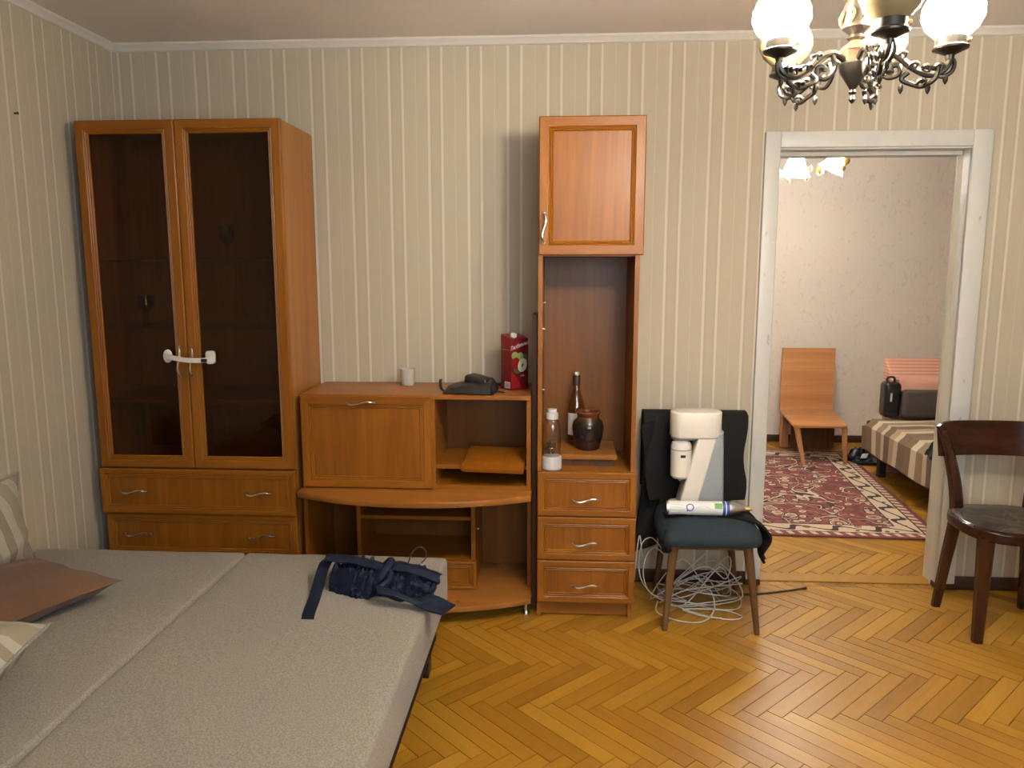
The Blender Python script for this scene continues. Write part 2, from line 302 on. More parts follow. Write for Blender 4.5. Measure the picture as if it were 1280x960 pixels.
# ------------------------------------------------------------------ mesh builder
class G:
    def __init__(self, M=None): self.bm = bmesh.new(); self.M = M or Matrix.Identity(4); self.mi = 0; self.uv = None
    def v(self, p): return self.bm.verts.new(self.M @ Vector(p))
    def f(self, vs, mi=None):
        try:
            fc = self.bm.faces.new(vs); fc.material_index = self.mi if mi is None else mi; return fc
        except ValueError: return None
    def box(self, x0, y0, z0, x1, y1, z1, bev=0, seg=1):
        x0, x1 = sorted((x0, x1)); y0, y1 = sorted((y0, y1)); z0, z1 = sorted((z0, z1))
        vs = [self.v(p) for p in ((x0,y0,z0),(x1,y0,z0),(x1,y1,z0),(x0,y1,z0),(x0,y0,z1),(x1,y0,z1),(x1,y1,z1),(x0,y1,z1))]
        fs = [self.f([vs[i] for i in q]) for q in ((3,2,1,0),(4,5,6,7),(0,1,5,4),(1,2,6,5),(2,3,7,6),(3,0,4,7))]
        if bev:
            es = {e for f_ in fs for e in f_.edges}
            bmesh.ops.bevel(self.bm, geom=list(es), offset=bev, segments=seg, profile=.5, affect='EDGES', clamp_overlap=True)
        return self
    def prism(self, poly, axis, a, b, bev=0, seg=2):
        """poly: 2-D outline in the two other axes (cyclic order after axis)"""
        def P(p, h):
            q = {'x': (h, p[0], p[1]), 'y': (p[0], h, p[1]), 'z': (p[0], p[1], h)}[axis]; return self.v(q)
        A = [P(p, a) for p in poly]; B = [P(p, b) for p in poly]; n = len(poly); fs = [self.f(A[::-1]), self.f(B)]
        for i in range(n): fs.append(self.f([A[i], A[(i+1) % n], B[(i+1) % n], B[i]]))
        fs = [f_ for f_ in fs if f_]
        bmesh.ops.recalc_face_normals(self.bm, faces=fs)
        if bev:
            es = {e for f_ in fs[:2] for e in f_.edges}
            bmesh.ops.bevel(self.bm, geom=list(es), offset=bev, segments=seg, profile=.5, affect='EDGES', clamp_overlap=True)
        return self
    def tube(self, pts, r, n=8, closed=False, flat=1.0):
        pts = [Vector(p) for p in pts]; N = len(pts)
        rs = r if isinstance(r, (list, tuple)) else [r]*N
        rings = []; ref = None
        for i, p in enumerate(pts):
            if closed: d = pts[(i+1) % N]-pts[i-1]
            else: d = pts[min(i+1, N-1)]-pts[max(i-1, 0)]
            if d.length < 1e-9: d = Vector((0, 0, 1))
            d.normalize()
            if ref is None:
                ref = Vector((0, 0, 1)) if abs(d.z) < .9 else Vector((1, 0, 0))
            a = ref-d*ref.dot(d)
            if a.length < 1e-6: a = d.orthogonal()
            a.normalize(); ref = a; b = d.cross(a)
            rings.append([self.v(p+(a*math.cos(2*PI*k/n)*flat+b*math.sin(2*PI*k/n))*rs[i]) for k in range(n)])
        M_ = N if closed else N-1
        for i in range(M_):
            A, B = rings[i], rings[(i+1) % N]
            for k in range(n): self.f([A[k], A[(k+1) % n], B[(k+1) % n], B[k]])
        if not closed: self.f(rings[0][::-1]); self.f(rings[-1])
        return self
    def lathe(self, prof, c=(0, 0, 0), n=24, M=None, cap=True, ripple=None):
        c = Vector(c); rings = []
        for r_, z in prof:
            ring = []
            for k in range(n):
                a = 2*PI*k/n; rr = r_*(ripple(a, z) if ripple else 1); p = Vector((rr*math.cos(a), rr*math.sin(a), z))
                if M: p = M @ p
                ring.append(self.v(p+c))
            rings.append(ring)
        for A, B in zip(rings, rings[1:]):
            for k in range(n): self.f([A[k], A[(k+1) % n], B[(k+1) % n], B[k]])
        if cap: self.f(rings[0][::-1]); self.f(rings[-1])
        return self
    def grid(self, fn, nu, nv, th=0):
        """sheet fn(u,v)->point; with thickness a closed slab"""
        P = [[Vector(fn(i/nu, j/nv)) for j in range(nv+1)] for i in range(nu+1)]
        A = [[self.v(p) for p in row] for row in P]
        for i in range(nu):
            for j in range(nv): self.f([A[i][j], A[i+1][j], A[i+1][j+1], A[i][j+1]])
        if th:
            B = []
            for i in range(nu+1):
                row = []
                for j in range(nv+1):
                    du = P[min(i+1, nu)][j]-P[max(i-1, 0)][j]; dv = P[i][min(j+1, nv)]-P[i][max(j-1, 0)]
                    n_ = du.cross(dv); n_ = n_.normalized() if n_.length > 1e-9 else Vector((0, 0, 1))
                    row.append(self.v(P[i][j]-n_*th))
                B.append(row)
            for i in range(nu):
                for j in range(nv): self.f([B[i][j], B[i][j+1], B[i+1][j+1], B[i+1][j]])
            for i in range(nu):
                self.f([A[i+1][0], A[i][0], B[i][0], B[i+1][0]]); self.f([A[i][nv], A[i+1][nv], B[i+1][nv], B[i][nv]])
            for j in range(nv):
                self.f([A[0][j], A[0][j+1], B[0][j+1], B[0][j]]); self.f([A[nu][j+1], A[nu][j], B[nu][j], B[nu][j+1]])
        return self
    def pillow(self, w, d, h, n=18, p=2.6, wob=0, seed=0, pin=.10):
        def side(s):
            def fn(u, v):
                a, b = 2*u-1, 2*v-1
                k = 1-pin*(1-abs(b)**2)*abs(a)**3; k2 = 1-pin*(1-abs(a)**2)*abs(b)**3
                hh = ((1-abs(a)**p)*(1-abs(b)**p))**.55
                q = Vector((a*w/2*k, b*d/2*k2, s*hh*h/2))
                if wob: q.z += wob*noise.noise(Vector((a*2.3+seed, b*2.3, s*3+seed)))*(hh > .02)*min(1, hh*2)
                return q
            return fn
        self.grid(side(1), n, n); self.grid(lambda u, v: side(-1)(1-u, v), n, n)
        bmesh.ops.remove_doubles(self.bm, verts=self.bm.verts[:], dist=1e-5)
        return self

def wloc(o):
    p = Vector((0, 0, 0))
    while o: p += o.location; o = o.parent
    return p
def obj(name, g, mats, parent=None, smooth=True, loc=None, angle=35):
    me = bpy.data.meshes.new(name)
    bm = g.bm
    base = wloc(parent) if parent else Vector(loc or (0, 0, 0))
    if base.length: bmesh.ops.translate(bm, verts=bm.verts[:], vec=-base)
    bmesh.ops.recalc_face_normals(bm, faces=bm.faces[:])
    bm.to_mesh(me); bm.free()
    for m in (mats if isinstance(mats, (list, tuple)) else [mats]): me.materials.append(MATS[m])
    if smooth:
        me.polygons.foreach_set('use_smooth', [True]*len(me.polygons)); me.set_sharp_from_angle(angle=R(angle))
    o = bpy.data.objects.new(name, me); C.objects.link(o)
    if parent: o.parent = parent
    elif loc: o.location = loc
    return o
def tag(o, label, cat, group=None, kind=None):
    if label: o['label'] = label
    if cat: o['category'] = cat
    if group: o['group'] = group
    if kind: o['kind'] = kind
    return o
def thing(name, label, cat, loc=(0, 0, 0), group=None):
    o = bpy.data.objects.new(name, None); C.objects.link(o); o.location = loc; o.empty_display_size = .1
    return tag(o, label, cat, group)
def struct(name, g, mats, label=None, cat=None, parent=None, **k):
    o = obj(name, g, mats, parent, **k)
    if not parent: o['kind'] = 'structure'; tag(o, label, cat)
    return o
def text_obj(name, s, size, M, mat, parent, shear=0, depth=.0004):
    cu = bpy.data.curves.new(name, 'FONT'); cu.body = s; cu.size = size; cu.shear = shear; cu.extrude = depth; cu.align_x = 'CENTER'; cu.align_y = 'CENTER'; cu.resolution_u = 3
    t_ = bpy.data.objects.new(name, cu); C.objects.link(t_)
    me = bpy.data.meshes.new_from_object(t_.evaluated_get(bpy.context.evaluated_depsgraph_get()))
    bpy.data.objects.remove(t_)
    me.transform(M); me.transform(Matrix.Translation(-wloc(parent))); me.materials.clear(); me.materials.append(MATS[mat]); me.name = name
    o = bpy.data.objects.new(name, me); C.objects.link(o); o.parent = parent
    return o
def spline(pts, n=8, closed=False):
    P = [Vector(p) for p in pts]; N = len(P); out = []
    for i in range(N if closed else N-1):
        p0, p1, p2, p3 = (P[(i-1) % N], P[i], P[(i+1) % N], P[(i+2) % N]) if closed else (P[max(i-1, 0)], P[i], P[i+1], P[min(i+2, N-1)])
        for k in range(n):
            t = k/n
            out.append(.5*((2*p1)+(-p0+p2)*t+(2*p0-5*p1+4*p2-p3)*t*t+(-p0+3*p1-3*p2+p3)*t**3))
    if not closed: out.append(P[-1])
    return out
T = Matrix.Translation
def Rot(a, ax): return Matrix.Rotation(R(a), 4, ax)

# ------------------------------------------------------------------ the room
XL, XR, YB, H = -2.06, 3.3, -4.1, 2.5
D0, D1, DZ = .952, 1.765, 2.01                 # doorway
Y2, Y3 = .12, 3.13                             # far room
X2L, X2R = .3, 4.0
floor = struct('floor', G().box(XL-.05, YB-.05, -.06, XR+.05, Y3+.05, -.004), 'parquet_gap', 'honey oak herringbone parquet floor running into the far room', 'floor', smooth=False)
g = G(); g.box(XL, 0, 0, D0-.01, Y2, H); g.box(D1+.01, 0, 0, XR, Y2, H); g.box(D0-.01, 0, DZ+.01, D1+.01, Y2, H)
struct('wall_back', g, 'wallpaper_x', 'striped beige wallpapered wall behind the cabinets', 'wall', smooth=False)
struct('wall_left', G().box(XL-.1, YB, 0, XL, .12, H), 'wallpaper_y', 'striped beige wallpapered wall beside the sofa bed', 'wall', smooth=False)
struct('wall_right', G().box(XR, YB, 0, XR+.1, Y2, H), 'wallpaper_y', 'striped wallpapered wall right of the doorway, out of frame', 'wall', smooth=False)
g = G(); g.box(XL-.1, YB-.1, 0, -.2, YB, H); g.box(1.7, YB-.1, 0, XR+.1, YB, H); g.box(-.2, YB-.1, 0, 1.7, YB, .85); g.box(-.2, YB-.1, 2.3, 1.7, YB, H)
struct('wall_front', g, 'wallpaper_x', 'striped wallpapered wall with the window behind the viewer', 'wall', smooth=False)
struct('ceiling', G().box(XL-.1, YB-.1, H, XR+.1, Y2, H+.08), 'ceiling_paint', 'plain dull ceiling above the striped wallpaper', 'ceiling', smooth=False)
g = G()
for a, b in ((-.2, -.13), (.72, .78), (1.63, 1.7)): g.box(a, YB-.08, .85, b, YB-.02, 2.3, .004)
g.box(-.13, YB-.08, .85, .72, YB-.02, .92); g.box(.78, YB-.08, .85, 1.63, YB-.02, .92); g.box(-.13, YB-.08, 2.23, .72, YB-.02, 2.3); g.box(.78, YB-.08, 2.23, 1.63, YB-.02, 2.3)
win = struct('window_1', g, 'white_paint', 'white two-pane window behind the viewer', 'window')
for a, b in ((-.13, .72), (.78, 1.63)): struct('pane', G().box(a, YB-.052, .92, b, YB-.048, 2.23), 'window_glass', parent=win)
# cornice strips
prof = [(0, 0), (.032, 0), (.030, -.008), (.016, -.020), (.010, -.030), (0, -.034)]
struct('trim_1', G().prism([(-a, H+b) for a, b in prof], 'x', XL, XR), 'cornice_paint', 'thin off-white cornice strip along the top of the cabinet wall', 'cornice')
struct('trim_2', G().prism([(XL+a, H+b) for a, b in prof], 'y', YB, -.0), 'cornice_paint', 'thin off-white cornice strip along the top of the sofa wall', 'cornice')
# baseboards
def base(name, x0, x1, y0, y1, lab):
    g = G(); g.box(x0, y0, 0, x1, y1, .062, .006, 2); return struct(name, g, 'brown_paint', lab, 'baseboard')
base('baseboard_back_left', XL, .885, -.016, 0, 'dark brown baseboard behind the cabinets and the blue chair')
base('baseboard_back_right', 1.85, XR, -.016, 0, 'dark brown baseboard behind the mahogany chair')
base('baseboard_left', XL, XL+.016, YB, -.02, 'dark brown baseboard behind the sofa bed')
# door frame
fr = tag(thing('door_1', 'white painted door frame of the open doorway to the far room', 'door frame', (1.36, 0, 0)), None, None, kind='structure')
def casing(x0, x1, z0, z1):
    return G().box(x0, -.024, z0, x1, .0, z1, .004, 2)
obj('casing', casing(.886, D0, .0, 2.083), 'white_paint', fr); obj('casing', casing(D1, 1.848, .0, 2.083), 'white_paint', fr); obj('casing', casing(D0, D1, DZ+.004, 2.083), 'white_paint', fr)
obj('jamb', G().box(D0-.01, -.012, 0, D0+.004, .07, DZ+.012, .002).box(D0-.01, .07, 0, D0+.016, Y2+.01, DZ, .002), 'white_paint', fr)
obj('jamb', G().box(D1, -.012, 0, D1+.022, .055, DZ+.012, .002).box(D1+.012, .055, 0, D1+.03, Y2+.01, DZ, .002), 'white_paint', fr)
obj('lintel', G().box(D0, -.012, DZ-.004, D1, .06, DZ+.012, .002).box(D0, .06, DZ-.022, D1, Y2+.01, DZ+.008, .002), 'white_paint', fr)
obj('far_casing', G().box(.886, Y2, 0, D0, Y2+.02, 2.083, .003).box(D1+.012, Y2, 0, 1.86, Y2+.02, 2.083, .003).box(D0, Y2, DZ, D1+.012, Y2+.02, 2.083, .003), 'white_paint', fr)
for x0, x1 in ((.882, .955), (1.762, 1.852)):
    obj('worn_foot', G().box(x0, -.028, 0, x1, .03, .030, .004), 'brown_paint', fr)
# far room shell
struct('wall_far', G().box(X2L, Y3, 0, X2R, Y3+.1, H), 'far_wallpaper', 'pale pinkish wallpapered wall at the end of the far room', 'wall', smooth=False)
struct('wall_far_left', G().box(X2L-.1, Y2, 0, X2L, Y3, H), 'far_wallpaper', 'pale pinkish wall on the hidden left side of the far room', 'wall', smooth=False)
struct('wall_far_right', G().box(X2R, Y2, 0, X2R+.1, Y3, H), 'far_wallpaper', 'pale pinkish wall on the right side of the far room', 'wall', smooth=False)
g = G(); g.box(X2L, Y2, 0, D0-.06, Y2+.004, H); g.box(1.86, Y2, 0, X2R, Y2+.004, H); g.box(D0-.06, Y2, 2.083, 1.86, Y2+.004, H)
struct('wall_far_near', g, 'far_wallpaper', 'pale wallpapered inner side of the doorway wall', 'wall', smooth=False)
struct('ceiling', G().box(X2L-.1, Y2, H, X2R+.1, Y3+.1, H+.08), 'far_ceiling', 'white ceiling of the far room', 'ceiling', smooth=False)
base('baseboard_far', X2L, X2R, Y3-.016, Y3, 'dark brown baseboard along the far room end wall')
struct('trim_3', G().box(D0, .028, -.002, D1+.03, .125, .006, .003), 'parquet', 'worn wooden threshold board in the doorway', 'threshold')
me = bpy.data.objects['trim_3'].data
uvl = me.uv_layers.new(name='UVMap')
for lp in me.loops: p = me.vertices[lp.vertex_index].co; uvl.data[lp.index].uv = (p.x, p.y)
at_ = me.attributes.new('rnd', 'FLOAT', 'POINT'); at_.data.foreach_set('value', [.62]*len(me.vertices))

# parquet: herringbone bands running along x
PL, PW = .402, .0574
def clip(poly, box):
    for ax, lim, sgn in ((0, box[0], 1), (0, box[1], -1), (1, box[2], 1), (1, box[3], -1)):
        out = []
        for i in range(len(poly)):
            a, b = poly[i-1], poly[i]; ia = (a[ax]-lim)*sgn >= 0; ib = (b[ax]-lim)*sgn >= 0
            if ia != ib:
                t = (lim-a[ax])/(b[ax]-a[ax]); out.append(tuple(a[k]+(b[k]-a[k])*t for k in (0, 1)))
            if ib: out.append(b)
        poly = out
        if len(poly) < 3: return None
    return poly
s2 = 1/math.sqrt(2)
def planks(box, x_off, y_off):
    res = []
    for m in range(-16, 17):
        for k in range(-90, 91):
            for kind in (0, 1):
                a, b = k*PW+m*PL, k*PW-m*PL
                if kind == 0: u0, u1, v0, v1 = a, a+PL, b, b+PW
                else: u0, u1, v0, v1 = a+PL, a+PL+PW, b+PW-PL, b+PW
                gp = .0011
                q = [(u0+gp, v0+gp), (u1-gp, v0+gp), (u1-gp, v1-gp), (u0+gp, v1-gp)]
                poly = [((u+v)*s2+x_off, (v-u)*s2+y_off) for u, v in q]
                # u runs (1,-1), v runs (1,1)
                cx = sum(p[0] for p in poly)/4; cy = sum(p[1] for p in poly)/4
                if not (box[0]-.3 < cx < box[1]+.3 and box[2]-.3 < cy < box[3]+.3): continue
                pc = clip(poly, box)
                if pc: res.append((pc, kind))
    return res
# band of (1,-1) planks is centred between y = -.54 and -.83
def centre_y(): # plank kind 0, k=m=0: centre at u=PL/2, v=PW/2
    return (PW/2-PL/2)*s2
off = -.685-centre_y()
ALL = planks((XL+.016, XR, YB, -.016), .02, off) + planks((D0, D1, -.016, .028), .02, off) + planks((X2L, X2R, .125, Y3-.016), .31, off+.12)
def area(poly):
    q = [project((x, y, 0)) for x, y in poly]
    if any(p is None for p in q): return 0
    x = sum(p[0] for p in q)/len(q); y = sum(p[1] for p in q)/len(q)
    if not (-10 < x < 1290 and -10 < y < 985): return 0
    cx = sum(p[0] for p in poly)/len(poly); cy = sum(p[1] for p in poly)/len(poly)
    if cy > -.42 and cx < .34 and cy < 0: return 0
    if cx < -.52 and cy < -.8: return 0
    if cx < -1.1: return 0
    if cy > 0:
        xd = cx*CAMD/(cy+CAMD)
        if not (D0 < xd < D1): return 0
        if cy > .72 and cx < 2.1: return 0
    return abs(sum(q[i-1][0]*q[i][1]-q[i][0]*q[i-1][1] for i in range(len(q))))/2
ALL = sorted([(area(p), i, p, k) for i, (p, k) in enumerate(ALL)], key=lambda e: -e[0])
rp = random.Random(3)
def plank_geo(poly, kind, c):
    h = -rp.random()*.0008; tx, ty = rp.uniform(-.0012, .0012), rp.uniform(-.0012, .0012)
    n = len(poly); vs = []
    cx = sum(p[0] for p in poly)/n; cy = sum(p[1] for p in poly)/n
    for x, y in poly:
        dx, dy = x-cx, y-cy; l = math.hypot(dx, dy); k = max(0, (l-.0012)/l)
        vs.append((cx+dx*k-c[0], cy+dy*k-c[1], h+(dx*tx+dy*ty)*.8))
    top = len(vs)
    for x, y in poly: vs.append((x-c[0], y-c[1], -.004))
    fs = [list(range(n))] + [[i, n+i, n+(i+1) % n, (i+1) % n] for i in range(n)]
    o1, o2 = rp.random()*30, rp.random()*30
    uv = []
    for x, y, z in vs:
        x += c[0]; y += c[1]; a, b = (x-y)*s2, (x+y)*s2
        uv.append((a+o1, b+o2) if kind == 0 else (b+o1, a+o2))
    r_ = min(1, max(0, rp.gauss(.5, .22)))
    if rp.random() < .07: r_ = min(1, r_+.35)
    return vs, fs, uv, r_
def plank_mesh(name, items, c):
    V, Fa, U, Rn = [], [], [], []
    for poly, kind in items:
        vs, fs, uv, r_ = plank_geo(poly, kind, c); o_ = len(V); V += vs; Fa += [[i+o_ for i in f] for f in fs]; U += uv; Rn += [r_]*len(vs)
    me = bpy.data.meshes.new(name); me.from_pydata(V, [], Fa); ul = me.uv_layers.new(name='UVMap')
    for lp in me.loops: ul.data[lp.index].uv = U[lp.vertex_index]
    a = me.attributes.new('rnd', 'FLOAT', 'POINT'); a.data.foreach_set('value', Rn); me.materials.append(MATS['parquet'])
    bm = bmesh.new(); bm.from_mesh(me); bmesh.ops.recalc_face_normals(bm, faces=bm.faces[:])
    for f_ in bm.faces:
        if abs(f_.normal.z) > .9 and f_.normal.z < 0: f_.normal_flip()
    bm.to_mesh(me); bm.free()
    return me
for a, i, p, k in ALL[:300]:
    c = (sum(q[0] for q in p)/len(p), sum(q[1] for q in p)/len(p))
    o = bpy.data.objects.new('parquet_block', plank_mesh('parquet_block', [(p, k)], c)); C.objects.link(o); o.location = (*c, 0); o.parent = floor
o = bpy.data.objects.new('parquet_blocks', plank_mesh('parquet_blocks', [(p, k) for a, i, p, k in ALL[300:]], (0, 0))); C.objects.link(o); o.parent = floor; o['kind'] = 'stuff'

# ------------------------------------------------------------------ cabinet helpers
def frame_geo(x0, x1, z0, z1, yb, yf, fw):
    g = G()
    rings = [(0, yb), (0, yf+.004), (.004, yf), (fw-.020, yf), (fw-.016, yf+.004), (fw-.012, yf+.001), (fw-.008, yf+.005), (fw-.004, yf+.003), (fw, yf+.009), (fw, yb)]
    R_ = []
    for ins, y in rings:
        R_.append([g.v((x, y, z)) for x, z in ((x0+ins, z0+ins), (x1-ins, z0+ins), (x1-ins, z1-ins), (x0+ins, z1-ins))])
    R_.append(R_[0])
    for A, B in zip(R_, R_[1:]):
        for k in range(4): g.f([A[k], A[(k+1) % 4], B[(k+1) % 4], B[k]], 1 if k in (0, 2) else 0)
    return g
def wave_handle(parent, cx, cz, y, L=.112, vertical=False, name='handle'):
    pts = []
    for i in range(17):
        s = i/16*2-1; out = .012+.014*max(0, 1-abs(s)**6)**.5; wv = .007*math.sin(s*PI*.95)
        a = s*L/2
        pts.append((cx+wv, y-out, cz+a) if vertical else (cx+a, y-out, cz+wv))
    g = G(); rs = [.0035+.0016*abs(math.sin(i/16*2*PI)) for i in range(17)]
    g.tube(pts, rs, 8)
    for i in (0, 16):
        p = pts[i]; g.tube([(p[0], y+.001, p[2]), (p[0], p[1]-.001, p[2])], .0042, 8)
    return obj(name, g, 'chrome', parent)
def front(parent, name, x0, x1, z0, z1, yb, yf, fw, handles=(), vertical=False, glass=False, L=.112):
    d = obj(name, frame_geo(x0, x1, z0, z1, yb, yf, fw), ['alder_z', 'alder_x'], parent, angle=20)
    if glass: obj('glass_pane', G().box(x0+fw-.006, yf+.010, z0+fw-.006, x1-fw+.006, yf+.014, z1-fw+.006), 'smoked_glass', d, smooth=False)
    else: obj('panel', G().box(x0+fw-.004, yf+.008, z0+fw-.004, x1-fw+.004, yb-.001, z1-fw+.004), 'alder_panel', d, smooth=False)
    for hx, hz in handles: wave_handle(d, hx, hz, yf, L, vertical)
    return d

# ------------------------------------------------------------------ glazed wardrobe
wx0, wx1, wy, wzt = -1.998, -1.138, -.405, 2.090
W = thing('display_cabinet', 'tall orange-brown cabinet with two smoked glass doors above drawers', 'cabinet', ((wx0+wx1)/2, -.21, 0))
t = .018
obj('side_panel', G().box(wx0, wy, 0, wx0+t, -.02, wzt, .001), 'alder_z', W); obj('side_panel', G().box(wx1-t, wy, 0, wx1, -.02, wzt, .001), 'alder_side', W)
obj('top_panel', G().box(wx0+t, wy, wzt-t, wx1-t, -.02, wzt), 'alder_x', W)
obj('back_panel', G().box(wx0+t, -.028, .05, wx1-t, -.021, wzt-t), 'alder_panel', W)
obj('middle_panel', G().box(wx0+t, wy, .628, wx1-t, -.03, .646), 'alder_x', W)
obj('plinth', G().box(wx0+t, wy+.02, 0, wx1-t, wy+.038, .065), 'alder_x', W)
obj('shelf', G().box(wx0+t, -.37, .912, wx1-t, -.03, .930), 'alder_x', W)
for z in (1.236, 1.522): obj('glass_shelf', G().box(wx0+t, -.36, z, wx1-t, -.03, z+.006), 'clear_glass', W)
mid = -1.579
dl = front(W, 'door', wx0, mid-.0015, .636, 2.091, wy, -.425, .054, ((-1.606, 1.104),), True, True, .125)
dr = front(W, 'door', mid+.0015, wx1, .636, 2.091, wy, -.425, .054, ((-1.552, 1.104),), True, True, .125)
front(W, 'drawer', wx0-.006, wx1+.004, .432, .632, wy, -.437, .040, ((-1.845, .536), (-1.292, .536)))
front(W, 'drawer', wx0+.004, wx1+.002, .236, .428, wy, -.425, .040, ((-1.845, .340), (-1.292, .340)))
front(W, 'drawer', wx0+.004, wx1+.002, .066, .232, wy, -.425, .040, ((-1.845, .150), (-1.292, .150)))
# child safety lock over the handles
K = thing('child_lock', 'white plastic child safety strap across the two cabinet door handles', 'door lock', (-1.565, -.43, 1.12))
obj('pad', G(T((-1.660, -.430, 1.126))).prism([(.018*math.cos(a)*1.0, .028*math.sin(a)) for a in [i*PI/8 for i in range(16)]], 'y', -.012, .004, .003), 'white_plastic', K)
obj('pad', G(T((-1.474, -.430, 1.122))).prism([(.020*abs(math.cos(a))**.5*math.copysign(1, math.cos(a)), .028*abs(math.sin(a))**.5*math.copysign(1, math.sin(a))) for a in [i*PI/8+.01 for i in range(16)]], 'y', -.014, .004, .003), 'white_plastic', K)
sp_ = spline([(-1.672, -.441, 1.130), (-1.63, -.458, 1.122), (-1.567, -.464, 1.113), (-1.51, -.456, 1.111), (-1.462, -.445, 1.114)], 6)
obj('strap', G().grid(lambda u, v: sp_[round(u*(len(sp_)-1))]+Vector((0, 0, (v-.5)*.020)), len(sp_)-1, 1, .003), 'white_plastic', K)
obj('catch', G().box(-1.505, -.462, 1.104, -1.482, -.452, 1.118, .001), 'black_plastic', K)
# glassware behind the smoked doors
def goblet(x, y, z, h, r, lab):
    g = G().lathe([(r*.8, 0), (r*.75, .004), (.005, .010), (.004, h*.42), (r*.5, h*.5), (r, h*.68), (r*.92, h), (r*.88, h), (r*.94, h*.68), (.004, h*.47)], (x, y, z), 16)
    tag(obj('goblet', g, 'clear_glass', loc=(x, y, z)), lab, 'glass', 'glassware in the cabinet')
goblet(-1.70, -.22, 1.242, .19, .036, 'clear stemmed glass behind the left smoked door, next to the door handles side')
goblet(-1.87, -.20, 1.242, .13, .036, 'short clear stemmed glass behind the left smoked door, nearer the sofa wall')
goblet(-1.47, -.22, 1.528, .15, .034, 'clear stemmed glass on the upper shelf behind the right smoked door')

# ------------------------------------------------------------------ low secretary unit
lx0, lx1, ly = -1.112, -.124, -.385
LU = thing('secretary_unit', 'low orange-brown desk unit with drop flap, open niche and bowed counter', 'cabinet', ((lx0+lx1)/2, -.21, 0))
obj('top_panel', G().box(lx0, ly-.008, .944, lx1, -.02, .962, .0015), 'alder_top', LU)
obj('side_panel', G().box(lx0, ly, .552, lx0+t, -.02, .944), 'alder_z', LU); obj('side_panel', G().box(lx1-t, ly, .552, lx1, -.02, .944), 'alder_z', LU)
obj('divider', G().box(-.549, ly, .570, -.533, -.03, .944), 'alder_z', LU)
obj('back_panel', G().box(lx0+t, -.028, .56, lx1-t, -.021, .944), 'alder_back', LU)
obj('niche_floor', G().box(lx0+t, ly, .552, lx1-t, -.03, .570), 'alder_x', LU)
obj('niche_shelf', G().box(-.533, -.345, .632, lx1-t, -.03, .650), 'alder_x', LU)
front(LU, 'drop_flap', lx0+.002, -.545, .556, .955, ly-.001, ly-.021, .052, ((-.842, .930),), L=.118)
def bow(x, ends, mid_):
    u = (x-(lx0+lx1)/2)/((lx1-lx0)/2); return ends+(mid_-ends)*(1-abs(u)**2.2)
xs = [lx0-.006+(lx1-lx0+.010)*i/28 for i in range(29)]
obj('counter', G().prism([(x, bow(x, -.462, -.583)) for x in xs]+[(lx1+.004, -.02), (lx0-.006, -.02)], 'z', .526, .552, .003), 'alder_top', LU)
obj('base_side', G().box(lx0, -.40, .06, lx0+t, -.02, .526), 'alder_z', LU)
obj('base_side', G().box(lx1-t, -.30, .06, lx1, -.02, .526), 'alder_z', LU)
obj('base_back', G().box(lx0+t, -.028, .08, lx1-t, -.021, .526), 'alder_back', LU)
obj('bottom_shelf', G().prism([(x, bow(x, -.428, -.545)) for x in xs]+[(lx1+.004, -.02), (lx0-.006, -.02)], 'z', .058, .082, .003), 'alder_top', LU)
obj('inner_side', G().box(-.908, -.30, .082, -.890, -.03, .526), 'alder_z', LU); obj('inner_side', G().box(-.388, -.335, .082, -.370, -.03, .526), 'alder_z', LU)
obj('inner_shelf', G().box(-.890, -.30, .384, -.388, -.03, .400), 'alder_x', LU); obj('inner_shelf', G().box(-.890, -.335, .200, -.388, -.03, .216), 'alder_x', LU)
front(LU, 'drawer', -.904, -.364, .084, .214, -.336, -.356, .034)
for x, y in ((-.143, -.40), (-1.09, -.36), (-.143, -.07), (-1.09, -.07), (-.62, -.45)):
    obj('leg', G().lathe([(.0095, .014), (.0095, .058)], (x, y, 0), 14).lathe([(.017, 0), (.017, .006), (.012, .016), (.0095, .016)], (x, y, 0), 14), 'chrome', LU)
obj('cable_hole', G().lathe([(.008, .0822), (.008, .0828)], (-.43, -.475, 0), 12), 'dark_board', LU)
for x, z in ((-.531, .80), (-.531, .705), (-.369, .33)): obj('shelf_pin', G().lathe([(.0035, 0), (.0035, .006)], (0, 0, 0), 8, M=T((x, -.25, z)) @ Rot(90, 'Y')), 'chrome', LU)
# a loose board pushed into the niche
B = G(T((-.30, -.345, .6512)) @ Rot(11, 'X') @ Rot(-3, 'Z'))
B.prism([(-.105, -.075), (-.120, -.066), (-.112, .16), (.150, .16), (.150, -.078)], 'z', 0, .016, .001)
tag(obj('loose_board', B, 'alder_panel', loc=(-.30, -.3, .65)), 'loose cut board sticking out of the open niche under the juice carton', 'board')

# ------------------------------------------------------------------ tall narrow cabinet
tx0, tx1, ty = -.095, .321, -.401
TC = thing('narrow_cabinet', 'tall narrow orange-brown cabinet with top door, open niche and three drawers', 'cabinet', ((tx0+tx1)/2, -.21, 0))
obj('side_panel', G().box(tx0, ty-.012, 0, tx0+t, -.02, 1.545).box(tx0, ty, 1.545, tx0+t, -.02, 2.083), 'alder_z', TC)
obj('side_panel', G().box(tx1-t-.008, ty-.012, 0, tx1-.008, -.02, 1.545).box(tx1-t, ty, 1.545, tx1, -.02, 2.083), 'alder_z', TC)
obj('top_panel', G().box(tx0+t, ty, 2.065, tx1-t, -.02, 2.083), 'alder_x', TC)
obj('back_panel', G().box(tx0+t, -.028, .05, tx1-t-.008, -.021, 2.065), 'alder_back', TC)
obj('niche_top', G().box(tx0+t, ty, 1.540, tx1-t-.008, -.03, 1.558), 'alder_x', TC); obj('niche_floor', G().box(tx0+t, ty, .629, tx1-t-.008, -.03, .647), 'alder_x', TC)
